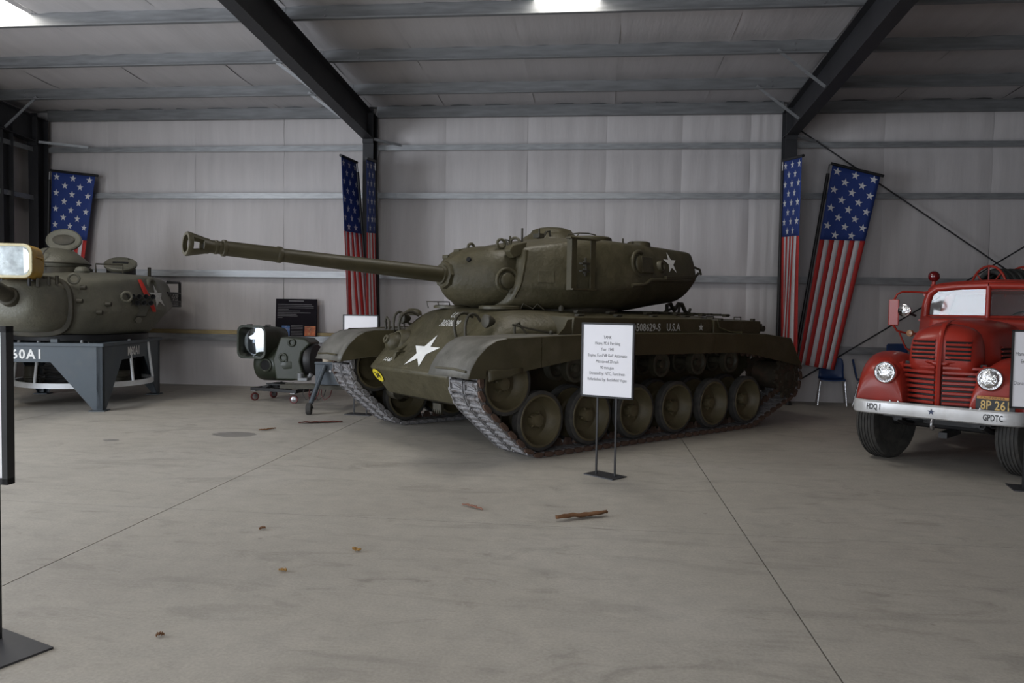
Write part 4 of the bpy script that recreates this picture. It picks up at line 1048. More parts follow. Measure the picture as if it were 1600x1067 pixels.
# crew basket hanging inside the stand: white ring floor and gear
M_WHT = pm('white_enamel', (.72, .74, .76), .4, 0, .06, 6, 0, 40, ((.45, .42, .38), .5), 4)
cb = Vector((-.30, .10, 0))
MB().lathe([(.98, .28), (1.02, .28), (1.02, .36), (.98, .36)], cb, (0, 0, 1), 56, ring=True).build('basket_ring', M_WHT, tu, 40)
MB().cyl(tuple(cb+Vector((0, 0, .285))), tuple(cb+Vector((0, 0, .30))), .985, n=48).build('basket_floor', MT['olive_dark'], tu, 40)
for a in (20, 65, 110, 160, 200, 250, 300, 340):
    c, s_ = cos(radians(a)), sin(radians(a))
    MB().tube([cb + Vector((1.0*c, 1.0*s_, .36)), cb + Vector((.92*c, .92*s_, 1.02))], .022, 7).build('basket_strut', M_WHT, tu, 60)
random.seed(3)
for k, (x, y, w, d, h) in enumerate(((.45, .20, .28, .3, .40), (.40, -.25, .22, .30, .48), (.2, .60, .34, .28, .20), (-.1, .1, .4, .4, .55), (.6, -.55, .2, .2, .3), (-.5, .5, .3, .3, .35))):
    if k % 2 == 0: MB().cyl((cb.x+x, cb.y+y, .30), (cb.x+x, cb.y+y, .30+h), w/2, n=16).lathe([(w/2+.01, .1), (w/2+.02, .12), (w/2+.01, .14)], (cb.x+x, cb.y+y, .30), (0, 0, 1), 16).build('canister', MT['olive_dark'], tu, 40, bevel=.01)
    else: MB().box((cb.x+x, cb.y+y, .30+h/2), (w, d, h)).box((cb.x+x, cb.y+y, .30+h+.02), (w*.6, d*.6, .04)).build('equipment_box', MT['black_paint'], tu, 0, bevel=.015)
for k in range(5):
    pts = [cb + Vector((.55+.1*cos(k*2.1+t*1.3), -.1+.35*sin(k*1.3+t*1.1), .36+.06*k+.05*sin(t*2))) for t in range(7)]
    MB().tube(pts, .014, 6).build('cable', MT['rubber'], tu, 60)
MB().lathe([(.05, 0), (.09, .06), (.10, .16), (.06, .22), (.04, .30)], (cb.x+.72, cb.y+.05, .62), (0, 0, 1), 14).build('breather_drum', MT['steel'], tu, 40)
# ================================================================== red fire truck
M_TR = pm('fire_engine_red', (.33, .028, .017), .36, 0, .10, 3, .02, 30, ((.22, .035, .022), .5), 2.5, .5, .8, rvar=.08, coat=.12, spec=.4)
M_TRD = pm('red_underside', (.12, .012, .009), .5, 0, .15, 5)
M_BUMP = pm('silver_bumper_paint', (.62, .62, .62), .32, .25, .08, 4, 0, 40, ((.40, .38, .36), .6), 5)
tk_ = thing('fire_truck', 'old red fire truck with silver bumper and round headlights, right of the tank', 'truck', (3.835, 8.685, 0), -2.3565+.11)
# frame: +X forward, +Y truck's left (image right)
def fender(s):
    prof = [(.645, .66, .70), (.655, .66, .82), (.65, .66, .95), (.615, .66, 1.05), (.53, .66, 1.125), (.38, .66, 1.175), (.2, .66, 1.20), (.02, .66, 1.21), (-.18, .66, 1.18), (-.42, .64, 1.09), (-.62, .58, .95), (-.80, .48, .76), (-.95, .42, .56)]
    R = []
    for i, (x, zb, zt) in enumerate(prof):
        yo_ = min(.95, .775+(.645-x)*.32); hw = (yo_-.31)/2; yc = (yo_+.31)/2
        ring = []
        for k in range(15):
            t = pi*k/14
            c = cos(t); sn_ = sin(t)
            ring.append((x, s*(yc + hw*(abs(c)**.75)*(1 if c > 0 else -1)), zb + (zt-zb)*sn_**.8))
        R.append(ring)
    return MB().loft(R, True, False, False)
for s in (1, -1): fender(s).build('front_fender', M_TR, tk_, 180, sub=1, solid=.01)
# hood with pointed nose
def hsec(x, w, zt, zb=.95, r=.6):
    P = [(w*1.0, zb), (w*1.02, zb+(zt-zb)*.35), (w, zb+(zt-zb)*.62), (w*.90, zb+(zt-zb)*.84), (w*.66, zt-.035), (w*.3, zt-.006), (0, zt+.006)]
    L_ = [(x, y, z) for y, z in P]; return L_ + [(x, -y, z) for (x, y, z) in L_[::-1] if abs(y) > 1e-6]
MB().loft([hsec(.545, .21, 1.33, 1.1), hsec(.53, .275, 1.40, 1.02), hsec(.47, .315, 1.475), hsec(.36, .34, 1.52), hsec(.18, .355, 1.545)]).build('hood_nose', M_TR, tk_, 180, sub=1)
bpy.context.view_layer.update()
BN = bvh_of([bpy.data.objects['hood_nose']])
def nose_x(y, z):
    h = BN.ray_cast(Vector((3, y, z)), Vector((-1, 0, 0)), 5)[0]
    return h.x if h else .36
MB().loft([hsec(.165, .36, 1.55), hsec(-.2, .40, 1.565), hsec(-.6, .46, 1.575), hsec(-.95, .53, 1.585)]).build('hood', M_TR, tk_, 180, sub=1)
# grille: dark core, centre strip, slats with open gaps
def gx(y, z): return .575 - .32*abs(y) - (.05 if z > 1.1 else 0) - (.10*max(0, z-1.25))
core = MB()
core.add([(gx(y, z)-.035, y, z) for z in (.68, 1.12) for y in (-.38, 0, .38)], [(0, 1, 4, 3), (1, 2, 5, 4)])
core.build('radiator_core', MT['black_paint'], tk_, 0, solid=.01)
for s in (1, -1):
    for k in range(8):
        z = .715+.052*k; yo = .37 - (.06 if k < 2 else 0)
        MB().bar((gx(.035, z), s*.035, z), (gx(yo, z), s*yo, z), .03, .031).build('grille_slat', M_TR, tk_, 0, bevel=.006)
    for k in range(2):
        z = 1.135+.045*k
        MB().bar((gx(.05, 1)-.01, s*.05, z), (gx(.22, 1)-.01, s*.22, z), .03, .022).build('grille_slat', M_TR, tk_, 0, bevel=.005)
    # filler panel between grille and fender
    MB().add([(.47, s*.37, .66), (.47, s*.37, 1.12), (.42, s*.46, 1.08), (.42, s*.46, .66)], [(0, 1, 2, 3)]).build('grille_side_panel', M_TR, tk_, 0, solid=.012)
    # upper louvre bank on the nose and on the bonnet sides: dark strips painted for the shade in the slots, with pressed lips, on the sheet metal
    for k in range(5):
        z = 1.165+.043*k
        pts = [(nose_x(s*y, z), s*y, z) for y in (.05, .09, .13, .17, .21, .25, .275)]
        MB().loft([[(x-.02, y, zz-.010), (x+.006, y, zz-.010), (x+.006, y, zz+.010), (x-.02, y, zz+.010)] for x, y, zz in pts]).build('louvre_slot', MT['dark_hole'], tk_, 0)
        MB().loft([[(x-.02, y, zz+.011), (x+.012, y, zz+.011), (x+.016, y, zz+.020), (x+.008, y, zz+.030), (x-.02, y, zz+.030)] for x, y, zz in pts]).build('louvre_slat', M_TR, tk_, 40)
    for k in range(4):
        z = 1.13+.045*k
        MB().bar((-.12, s*.392, z), (-.55, s*.452, z), .014, .018).build('louvre_slot', MT['dark_hole'], tk_, 0)
        MB().bar((-.12, s*.400, z+.022), (-.55, s*.460, z+.022), .02, .02).build('louvre_slat', M_TR, tk_, 0, bevel=.005)
cs = MB()
cs.loft([[(x+.018, -.022, z), (x+.03, 0, z), (x+.018, .022, z), (x-.03, .024, z), (x-.03, -.024, z)] for x, z in ((.575, .67), (.577, 1.0), (.57, 1.12), (.555, 1.22), (.545, 1.32), (.505, 1.44), (.42, 1.52), (.28, 1.555), (.18, 1.565))])
cs.build('nose_strip', M_TR, tk_, 50)
MB().loft([[(.50, y, z) for y, z in ((-.12, 1.10), (.12, 1.10), (.30, 1.14), (-.30, 1.14))], [(.565, y, z) for y, z in ((-.05, 1.10), (.05, 1.10), (.07, 1.14), (-.07, 1.14))]]).build('grille_shoulder', M_TR, tk_, 40, bevel=.01)
# headlamps
M_HL = pm('headlamp_reflector', (.85, .87, .9), .12, 1, .25, 40, .6, 30)
for s in (1, -1):
    c = Vector((.66, s*.48, 1.0)); d = Vector((.97, s*.08, .06))
    h = MB().lathe([(.06, -.22), (.105, -.10), (.118, .0), (.118, .02), (.10, .03), (.098, .02)], c, d, 26).build('headlamp', M_TR, tk_, 40)
    MB().lathe([(.108, .015), (.112, .03), (.104, .04), (.096, .034), (.094, .02)], c, d, 30, ring=True).build('headlamp_rim', MT['chrome'], h, 50)
    MB().lathe([(.096, .022), (.08, .038), (.045, .052), (0, .056)], c, d, 26).build('headlamp_lens', M_HL, h, 70)
# bumper
bp = MB()
R = []
for y in [-.78, -.765, -.73, -.6, -.3, 0, .3, .6, .74, .785, .80]:
    t = max(0, (abs(y)-.66)/.14); xb = .80 - .16*t*t
    R.append([(xb-.004, y, .572), (xb+.022, y, .585), (xb+.03, y, .64), (xb+.022, y, .695), (xb-.004, y, .712), (xb-.012, y, .70), (xb-.004, y, .64), (xb-.012, y, .585)])
bump = bp.loft(R).build('bumper', M_BUMP, tk_, 40)
def bf(y, z, x=.832):
    M = Matrix((Vector((0, 1, 0)), Vector((0, 0, 1)), Vector((1, 0, 0)))).transposed().to_4x4(); M.translation = (x, y, z); return M
decal('bumper_letters', text_verts('HDQ 1', .085, sx=.55, bold=.02), bf(-.53, .645, .829), MT['black_paint'], bump, None, .003)
decal('bumper_letters', text_verts('GPDTC', .085, sx=.6, bold=.02), bf(.555, .642, .829), MT['black_paint'], bump, None, .003)
decal('bumper_star', star_verts(.036), bf(.02, .648, .830), pm('navy_paint', (.03, .045, .10), .5), bump, None, .003)
for y in (-.38, -.30, .36, .44): MB().sphere((.80, y, .718), .014, 8, 6).build('bumper_bolt', MT['chrome'], bump, 60)
MB().tube([(.80, .03, .58), (.83, .03, .55), (.845, .03, .52), (.83, .03, .49), (.80, .03, .475), (.78, .03, .50)], .016, 7).build('tow_hook', MT['steel'], tk_, 60)
# number plate
M_PL = pm('black_number_plate', (.02, .02, .022), .45, 0, .1, 9); M_PLY = pm('plate_yellow', (.62, .42, .14), .5, 0, .1, 20); M_PLO = pm('plate_orange', (.55, .25, .05), .5, 0, .15, 30)
plt = MB().box((.742, .55, .765), (.008, .33, .15)).build('number_plate', M_PL, tk_, 0, bevel=.004)
MB().box((.749, .53, .828), (.004, .27, .028)).build('plate_tab', M_PLO, plt, 0)
decal('plate_letters', text_verts('CALIFORNIA', .03, sx=1.2), bf(.53, .828, .7515), MT['black_paint'], plt, None, .001)
decal('plate_letters', text_verts('8P 261', .125, sx=.74, bold=.015), bf(.555, .752, .7465), M_PLY, plt, None, .001)
# wheels
def truck_wheel(x, y, steer, s, name='front_wheel', r=.43):
    M = TR(x, y, r) @ RZ(steer)
    ty = MB()
    ty.lathe([(.27, -.09), (.36, -.115), (.41, -.105), (.425, -.085), (.43, 0), (.425, .085), (.41, .105), (.36, .115), (.27, .09)], d=(0, 1, 0), n=44, ring=True)
    for k in range(5):
        yy = -.07+.035*k
        ty.lathe([(.428, yy-.010), (.438, yy-.008), (.438, yy+.008), (.428, yy+.010)], d=(0, 1, 0), n=44, ring=True)
    w = ty.build(name, MT['rubber'], tk_, 40); w.matrix_local = M
    rm = MB().lathe([(.28, .085), (.265, .08), (.25, .03), (.12, .05), (.10, .09), (0, .10)], d=(0, s, 0), n=28).lathe([(.28, -.085), (.26, -.07), (.22, -.03), (0, -.02)], d=(0, s, 0), n=28)
    rm.build('wheel_rim', MT['rubber'], w, 40)
    return w
for s in (1, -1):
    truck_wheel(0, s*.675, -.24, s)
    truck_wheel(-3.1, s*.70, 0, s, 'rear_wheel')
ch = MB()
ch.cyl((0, -.6, .43), (0, .6, .43), .05, n=10)
for s in (1, -1):
    ch.box((-1.6, s*.36, .58), (4.4, .07, .14)); ch.tube([(.55, s*.40, .52), (.25, s*.40, .44), (0, s*.40, .41), (-.3, s*.40, .44), (-.6, s*.40, .52)], .035, 6)
ch.box((.6, 0, .60), (.08, 1.0, .12)).box((-.3, 0, .62), (.9, .5, .35)).box((.1, 0, .36), (.5, .08, .06))
ch.build('chassis', MT['black_paint'], tk_, 0)
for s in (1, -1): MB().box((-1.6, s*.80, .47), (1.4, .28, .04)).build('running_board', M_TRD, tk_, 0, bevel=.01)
# cab
cw = .76
lower = MB().loft([[(-.93, y, z) for y, z in ((-.52, .55), (.52, .55), (.60, 1.2), (.52, 1.57), (-.52, 1.57), (-.60, 1.2))],
           [(-1.20, y, z) for y, z in ((-.74, .5), (.74, .5), (cw, 1.2), (.73, 1.60), (-.73, 1.60), (-cw, 1.2))],
           [(-2.25, y, z) for y, z in ((-.76, .5), (.76, .5), (.78, 1.2), (.74, 1.60), (-.74, 1.60), (-.78, 1.2))]])
lower.build('cab_body', M_TR, tk_, 30, bevel=.04, bseg=3)
def wsx(y, z): return -1.205 - .10*(abs(y)/.7) - .008*(z-1.6)/.35
fr = MB()
fr.tube([(wsx(0, 1.6)+.02, 0, 1.585), (wsx(0, 1.96)+.02, 0, 1.965)], .028, 8)
fr.build('windshield_divider', M_TR, tk_, 60)
for s in (1, -1):
    pil = [(wsx(.70, 1.58), s*.715, 1.56), (wsx(.70, 1.75), s*.70, 1.75), (wsx(.66, 1.87), s*.665, 1.88), (wsx(.58, 1.93), s*.58, 1.945), (wsx(.3, 1.95), s*.3, 1.965), (wsx(0, 1.96), 0, 1.97)]
    MB().tube(pil, [.055, .05, .05, .045, .042, .042], 8).build('windshield_frame', M_TR, tk_, 60)
    MB().tube([(wsx(.72, 1.58), s*.72, 1.585), (wsx(0, 1.58), 0, 1.585)], .035, 8).build('windshield_sill', M_TR, tk_, 60)
    pane = [(0.03, 1.60), (.68, 1.60), (.675, 1.75), (.64, 1.86), (.56, 1.92), (.3, 1.94), (.03, 1.945)]
    # glass laid in one plane per side
    n0 = Vector((wsx(0, 1.6), 0, 1.6)); n1 = Vector((wsx(.7, 1.6), s*.7, 1.6)); n2 = Vector((wsx(0, 1.95), 0, 1.95))
    def pl(y, z): return n0 + (n1-n0)*(y/.7) + (n2-n0)*((z-1.6)/.35)
    P = [tuple(pl(y, z)) for y, z in pane]
    MB().add(P, [tuple(range(len(P)))]).build('windshield_glass', MT['glass'], tk_, 0, solid=.006)
    # door post, rear quarter
    MB().tube([(-2.15, s*.74, 1.58), (-2.18, s*.66, 1.9)], .06, 8).build('rear_pillar', M_TR, tk_, 60)
    MB().tube([(-1.32, s*.715, 1.88), (-2.18, s*.70, 1.9)], .035, 8).build('door_top_rail', M_TR, tk_, 60)
    MB().tube([(-1.26, s*.76, 1.55), (-2.2, s*.775, 1.55)], .015, 6).build('body_moulding', M_TR, tk_, 60)
    MB().box((-1.75, s*.785, 1.28), (.10, .02, .025)).build('door_handle', MT['chrome'], tk_, 0, bevel=.006)
def roofsec(x, dz, w): return [(x - .09*(abs(y)/.7) if x > -1.4 else x, y, z+dz) for y, z in ((-w, 1.93), (-w*.93, 1.98), (-w*.75, 2.015), (-w*.4, 2.035), (0, 2.045), (w*.4, 2.035), (w*.75, 2.015), (w*.93, 1.98), (w, 1.93), (w*.7, 1.93), (-w*.7, 1.93))]
MB().loft([roofsec(-1.22, -.03, .68), roofsec(-1.27, 0, .71), roofsec(-1.7, .02, .73), roofsec(-2.15, 0, .72), roofsec(-2.25, -.06, .68)]).build('cab_roof', M_TR, tk_, 50, bevel=.01)
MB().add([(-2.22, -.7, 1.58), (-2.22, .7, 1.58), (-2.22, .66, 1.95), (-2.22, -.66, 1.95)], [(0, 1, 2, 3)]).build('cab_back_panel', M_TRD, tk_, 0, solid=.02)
MB().box((-1.95, 0, 1.30), (.18, 1.25, .55)).box((-1.75, 0, 1.05), (.5, 1.25, .16)).build('bench_seat', MT['black_paint'], tk_, 0, bevel=.05)
MB().tube([Vector((-1.52, .34, 1.50)) + Vector((-.35, 0, .94))*0 + Vector((.94*.2*cos(a)*.55, .2*sin(a), .2*cos(a)*.85)) for a in [2*pi*k/24 for k in range(24)]], .013, 6, closed=True).tube([(-1.52, .34, 1.5), (-1.25, .34, 1.35)], .02, 6).tube([(-1.52, .15, 1.5), (-1.52, .53, 1.5)], .01, 5).build('steering_wheel', MT['black_paint'], tk_, 60)
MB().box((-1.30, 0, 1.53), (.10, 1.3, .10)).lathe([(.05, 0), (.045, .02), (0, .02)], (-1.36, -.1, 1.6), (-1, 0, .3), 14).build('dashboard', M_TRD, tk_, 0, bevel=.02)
# mirror, spotlight, warning lamp
mr = MB().box((-1.06, -1.0, 1.64), (.03, .125, .33)).build('mirror', M_TR, tk_, 0, bevel=.012)
MB().box((-1.077, -1.0, 1.64), (.004, .11, .31)).build('mirror_glass', MT['chrome'], mr, 0)
MB().tube([(-1.06, -1.0, 1.80), (-1.07, -.97, 1.87), (-1.10, -.92, 1.90), (-1.2, -.80, 1.90), (-1.26, -.68, 1.89)], .014, 6).build('mirror_bracket', M_TR, tk_, 60)
MB().tube([(-1.06, -1.0, 1.48), (-1.08, -.96, 1.41), (-1.15, -.86, 1.38), (-1.2, -.76, 1.38)], .014, 6).build('mirror_bracket', M_TR, tk_, 60)
MB().tube([(-1.06, -.93, 1.40), (-1.1, -.86, 1.2), (-1.15, -.76, 1.12)], .011, 6).build('mirror_bracket', M_TR, tk_, 60)
so = MB().lathe([(.02, -.09), (.06, -.06), (.075, 0), (.078, .02), (.07, .025)], (-1.04, -.865, 1.665), (.96, -.12, 0), 22).build('spotlight', MT['chrome'], tk_, 50)
MB().lathe([(.07, .018), (.05, .035), (0, .042)], (-1.04, -.865, 1.665), (.96, -.12, 0), 20).build('spotlight_lens', M_HL, so, 60)
MB().tube([(-1.10, -.85, 1.64), (-1.18, -.78, 1.60)], .016, 6).build('spotlight_arm', MT['black_paint'], tk_, 60)
MB().lathe([(.035, -.02), (.045, 0), (.04, .03), (0, .04)], (-1.05, -.79, 1.385), (.9, -.3, 0), 16).build('marker_lamp', pm('amber_lens', (.40, .22, .12), .3), tk_, 50)
M_RL = pm('red_lamp_glass', (.11, .004, .006), .08, 0, .1, 8, rvar=.02, spec=.8)
wl_ = MB().sphere((-1.42, -.66, 2.10), .068, 18, 12).build('warning_lamp', M_RL, tk_, 70)
MB().cyl((-1.42, -.66, 1.97), (-1.42, -.66, 2.05), .022, n=10).lathe([(.04, 0), (.03, .02), (0, .02)], (-1.42, -.66, 1.98), (0, 0, 1), 12).build('lamp_post', M_TR, wl_, 40)
# hose reel behind the cab
rc = Vector((-2.40, -.29, 1.96)); ra = Vector((-.80, .60, 0)).normalized()
rx_, ry_, _ = basis(ra)
def ringpts(c, r, n=28): return [c + rx_*(r*cos(2*pi*k/n)) + ry_*(r*sin(2*pi*k/n)) for k in range(n)]
for dd in (-.0, .50):
    c = rc + ra*dd
    m = MB().tube(ringpts(c, .31), .016, 7, closed=True)
    for k in range(8):
        a = 2*pi*k/8; m.tube([c, c + rx_*(.31*cos(a)) + ry_*(.31*sin(a))], .010, 5)
    m.build('reel_wheel', M_TR, tk_, 60)
M_HOSE = pm('black_hose', (.03, .032, .03), .6, 0, .3, 12)
for k in range(9): MB().tube(ringpts(rc + ra*(.05+.05*k), .24+.012*(k % 2), 24), .034, 7, closed=True).build('hose_coil', M_HOSE, tk_, 60)
MB().cyl(tuple(rc), tuple(rc+ra*.50), .12, n=14).build('reel_drum', M_TRD, tk_, 40)
# body behind the cab
MB().box((-3.45, 0, 1.15), (2.2, 1.55, .85)).box((-3.45, 0, 1.60), (2.2, 1.60, .06)).build('truck_body', M_TR, tk_, 0, bevel=.03)
MB().box((-2.6, -.2, 1.64), (.5, .9, .06)).build('reel_base', M_TRD, tk_, 0)
for s in (1, -1):
    MB().loft([[(x, s*.60, z), (x, s*.86, z), (x, s*.88, z-.10), (x, s*.60, z-.12)] for x, z in ((-2.5, .62), (-2.62, .88), (-2.85, 1.02), (-3.1, 1.05), (-3.35, 1.02), (-3.6, .88), (-3.72, .62))]).build('rear_fender', M_TR, tk_, 50)
# ================================================================== searchlight on its dolly
M_OLV2 = pm('dark_green_paint', (.026, .032, .02), .42, 0, .12, 5, .08, 40, ((.05, .052, .036), .5), 4)
sl2 = thing('searchlight', 'dark green box searchlight with round-cornered mirror glass, mounted on a wheeled dolly', 'searchlight', (-5.70, 12.45, 0), radians(-103))
A = MB()
z0 = .985
box_ = A.loft([rrect(-.62, .40, .36, .1, z0, -.02), rrect(-.55, .50, .46, .12, z0, -.02), rrect(-.20, .54, .52, .12, z0), rrect(.13, .56, .55, .11, z0), rrect(.145, .57, .56, .115, z0), rrect(.16, .57, .56, .115, z0), rrect(.16, .50, .49, .10, z0), rrect(-.02, .44, .44, .10, z0)], True, False).build('housing', M_OLV2, sl2, 40)
M_MIR = pm('mirror_glass', (.82, .85, .90), .04, 1, .03, 4, rvar=.02)
# concave mirror behind the front opening
mp = []
for r in (.235, .19, .12, .06, .01): mp.append([(.0 + .012*(1-(r/.235)**2), .0 + r*cos(2*pi*k/28), z0 + r*sin(2*pi*k/28)) for k in range(28)])
MB().loft(mp, False, True, True, RZ(radians(7))).build('reflector', M_MIR, box_, 70)
MB().loft([rrect(.10, .49, .48, .09, z0), rrect(.104, .49, .48, .09, z0)]).build('front_glass', MT['glass'], box_, 0)
for y in (-.12, .18): MB().box((-.05 if y > 0 else .04, y, z0+.285), (.10, .05, .02)).build('lid_catch', MT['black_paint'], box_, 0, bevel=.004)
MB().tube([(-.15, .275, z0+.0), (-.4, .27, z0-.01), (-.56, .2, z0-.02)], .010, 6).build('side_seam', M_OLV2, box_, 60)
# lower drum with the round port, and its yoke
LM = RZ(radians(103))     # back to world axes inside this frame
def wpt(x, y, z): return LM @ (Vector((x, y, z)) - Vector((-5.70, 12.45, 0)))
dc0, dc1 = wpt(-5.72, 12.64, .60), wpt(-4.88, 12.52, .62)
dd = (dc1-dc0).normalized()
MB().lathe([(.22, -.0), (.265, .03), (.285, .09), (.285, .62), (.265, .74), (.2, .80)], dc0, dd, 30).build('drum', M_OLV2, sl2, 40)
pn = (wpt(-5.5, 12.0, .60) - wpt(-5.45, 12.5, .60)).normalized()
pc_ = wpt(-5.46, 12.61, .60)
MB().lathe([(.112, .2), (.112, .315), (.095, .322), (.086, .316), (.086, .2)], pc_, pn, 22, ring=True).build('port_rim', M_OLV2, sl2, 40)
MB().lathe([(.086, .2), (.086, .31), (0, .31)], pc_, pn, 22).build('port_hole', MT['dark_hole'], sl2, 40)
# yoke: saddle plate with a curved cut-out on the right
yk = [(-5.22, 1.08), (-5.0, 1.075), (-4.80, 1.06), (-4.70, .98), (-4.76, .92), (-4.85, .82), (-4.88, .68), (-4.84, .52), (-4.78, .42), (-4.9, .36), (-5.3, .36), (-5.36, .7)]
ykm = MB()
vs = [tuple(wpt(x, 12.28, z)) for x, z in yk] + [tuple(wpt(x, 12.75, z)) for x, z in yk]; n = len(yk)
ykm.add(vs, [tuple(range(n)), tuple(range(2*n-1, n-1, -1))] + [(i, n+i, n+(i+1) % n, (i+1) % n) for i in range(n)])
ykm.build('yoke', M_OLV2, sl2, 30, bevel=.03, bseg=3)
MB().lathe([(.10, 0), (.26, .02), (.27, .10), (.25, .14), (.12, .16)], wpt(-4.80, 12.5, .70), dd, 24).build('yoke_flange', MT['black_paint'], sl2, 40)
for x, z, r in ((-5.02, .99, .055), (-5.17, .74, .06)):
    c = wpt(x, 12.27, z)
    MB().tube([c + (LM @ Vector((r*cos(a), 0, r*sin(a)))) for a in [2*pi*k/16 for k in range(16)]], .018, 7, closed=True).build('lifting_eye', M_OLV2, sl2, 60)
MB().box(tuple(wpt(-5.17, 12.3, .72)), (.06, .16, .1)).build('eye_base', M_OLV2, sl2, 0, bevel=.01)
# dolly
dol = thing('dolly', 'low black steel dolly on red-rimmed casters under the dark green searchlight', 'dolly', (-5.22, 12.42, 0), atan2(-.2, .64))
d = MB()
for y in (-.24, .24): d.box((0, y, .20), (.95, .05, .05))
for x in (-.45, 0, .45): d.box((x, 0, .20), (.05, .5, .05))
d.build('dolly_frame', MT['black_paint'], dol, 0, bevel=.004)
for x, y in ((-.28, -.2), (.22, -.2), (-.28, .2), (.22, .2)):
    MB().bar((x, y, .22), (x*.45, y*.5, .29), .04, .04).bar((x+.1, y, .22), (x*.5, y*.5, .29), .03, .03).build('dolly_post', MT['black_paint'], dol, 0)
MB().box((-.03, 0, .285), (.42, .3, .02)).build('dolly_saddle', MT['black_paint'], dol, 0)
M_CR = pm('red_caster_tread', (.11, .02, .018), .5, 0, .1, 12)
for x, y, a in ((-.42, -.22, -.5), (.40, -.22, -1.15), (-.42, .24, -.2), (.42, .24, -.7)):
    w = MB().lathe([(.045, -.02), (.064, -.022), (.068, -.015), (.068, .015), (.064, .022), (.045, .02)], (0, 0, .068), (cos(a), sin(a), 0), 22, ring=True).build('caster', M_CR, dol, 40)
    w.location = (x, y, 0)
    MB().lathe([(.046, -.02), (.046, .02), (.02, .028), (0, .028)], (0, 0, .068), (cos(a), sin(a), 0), 20).build('caster_hub', MT['steel'], w, 40)
    hb_ = MB()
    for s in (-1, 1): hb_.bar((s*.03*cos(a), s*.03*sin(a), .07), (s*.03*cos(a), s*.03*sin(a), .165), .005, .04)
    hb_.box((0, 0, .168), (.09, .09, .012)); hb_.build('caster_fork', MT['steel'], w, 0)
# ---- small equipment trailer with a jack wheel, half hidden by the far track
M_BLU = pm('blue_grey_enamel', (.055, .07, .085), .45, 0, .1, 5, .05, 40, ((.12, .12, .12), .4), 5)
trl = thing('equipment_trailer', 'blue grey equipment trailer standing on a jack wheel beside the far tank track', 'trailer', (-4.12, 11.6, 0), 0)
MB().box((.10, -.32, .58), (.42, .05, .34)).box((.27, -.36, .58), (.05, .04, .34)).box((.10, -.36, .74), (.42, .04, .04)).build('control_panel', M_BLU, trl, 0, bevel=.006)
for x in (-.02, .06, .14): MB().cyl((x+.07, -.35, .62), (x+.07, -.365, .62), .018, n=10).build('gauge', MT['steel'], trl, 40)
MB().box((.15, .15, .52), (.55, .8, .36)).build('engine_box', MT['olive_dark'], trl, 0, bevel=.02)
MB().box((-.15, .2, .33), (1.3, .07, .07)).box((-.15, -.25, .36), (1.1, .06, .06)).box((.45, .2, .33), (.07, 1.2, .07)).build('trailer_frame', MT['olive_dark'], trl, 0)
jk = MB().tube([(.05, -.37, .70), (-.06, -.66, .16)], .034, 10).build('jack_leg', M_BLU, trl, 60)
MB().tube([(-.027, -.575, .32), (-.065, -.675, .13)], .026, 10).build('jack_inner_tube', MT['galv'], jk, 60)
MB().lathe([(.03, -.035), (.075, -.04), (.085, -.03), (.085, .03), (.075, .04), (.03, .035)], (-.07, -.70, .085), (.97, .2, 0), 24, ring=True).lathe([(.035, -.03), (.035, .03)], (-.07, -.70, .085), (.97, .2, 0), 14).build('jack_wheel', MT['rubber'], jk, 40)
MB().bar((-.065, -.68, .17), (-.02, -.69, .09), .015, .06, up=(0, 1, 0)).build('jack_fork', MT['black_paint'], jk, 0)
for x, y in ((.25, 1.0), (.95, .4)):
    MB().lathe([(.06, -.05), (.13, -.055), (.145, -.04), (.145, .04), (.13, .055), (.06, .05)], (x, y, .145), (.8, -.6, 0), 24, ring=True).lathe([(.07, -.04), (.07, .04)], (x, y, .145), (.8, -.6, 0), 14).build('trailer_wheel', MT['rubber'], trl, 40)
MB().cyl((-.08, .1, .70), (-.08, .1, 1.02), .075, n=16).cyl((-.08, .1, 1.02), (-.08, .1, 1.06), .04, n=12).cyl((.10, .15, .70), (.10, .15, .92), .05, n=12).build('tan_canister', pm('tan_plastic', (.42, .36, .28), .6, 0, .1, 9), trl, 40)
MB().box((-.55, .35, .42), (.16, .2, .05)).cyl((-.6, .3, .44), (-.6, .3, .52), .05, n=12).cyl((-.5, .4, .44), (-.45, .4, .5), .04, n=10).build('coupling_block', MT['galv_dark'], trl, 30, bevel=.006)
for k in range(4):
    MB().tube([Vector((-.4+.09*k, .0, .36)), Vector((-.42+.1*k, -.06, .22)), Vector((-.36+.1*k, -.08, .14)), Vector((-.28+.1*k, -.06, .2)), Vector((-.25+.1*k, 0, .35))], .008, 5).build('hanging_cable', [MT['rubber'], M_CR][k % 2], trl, 60)

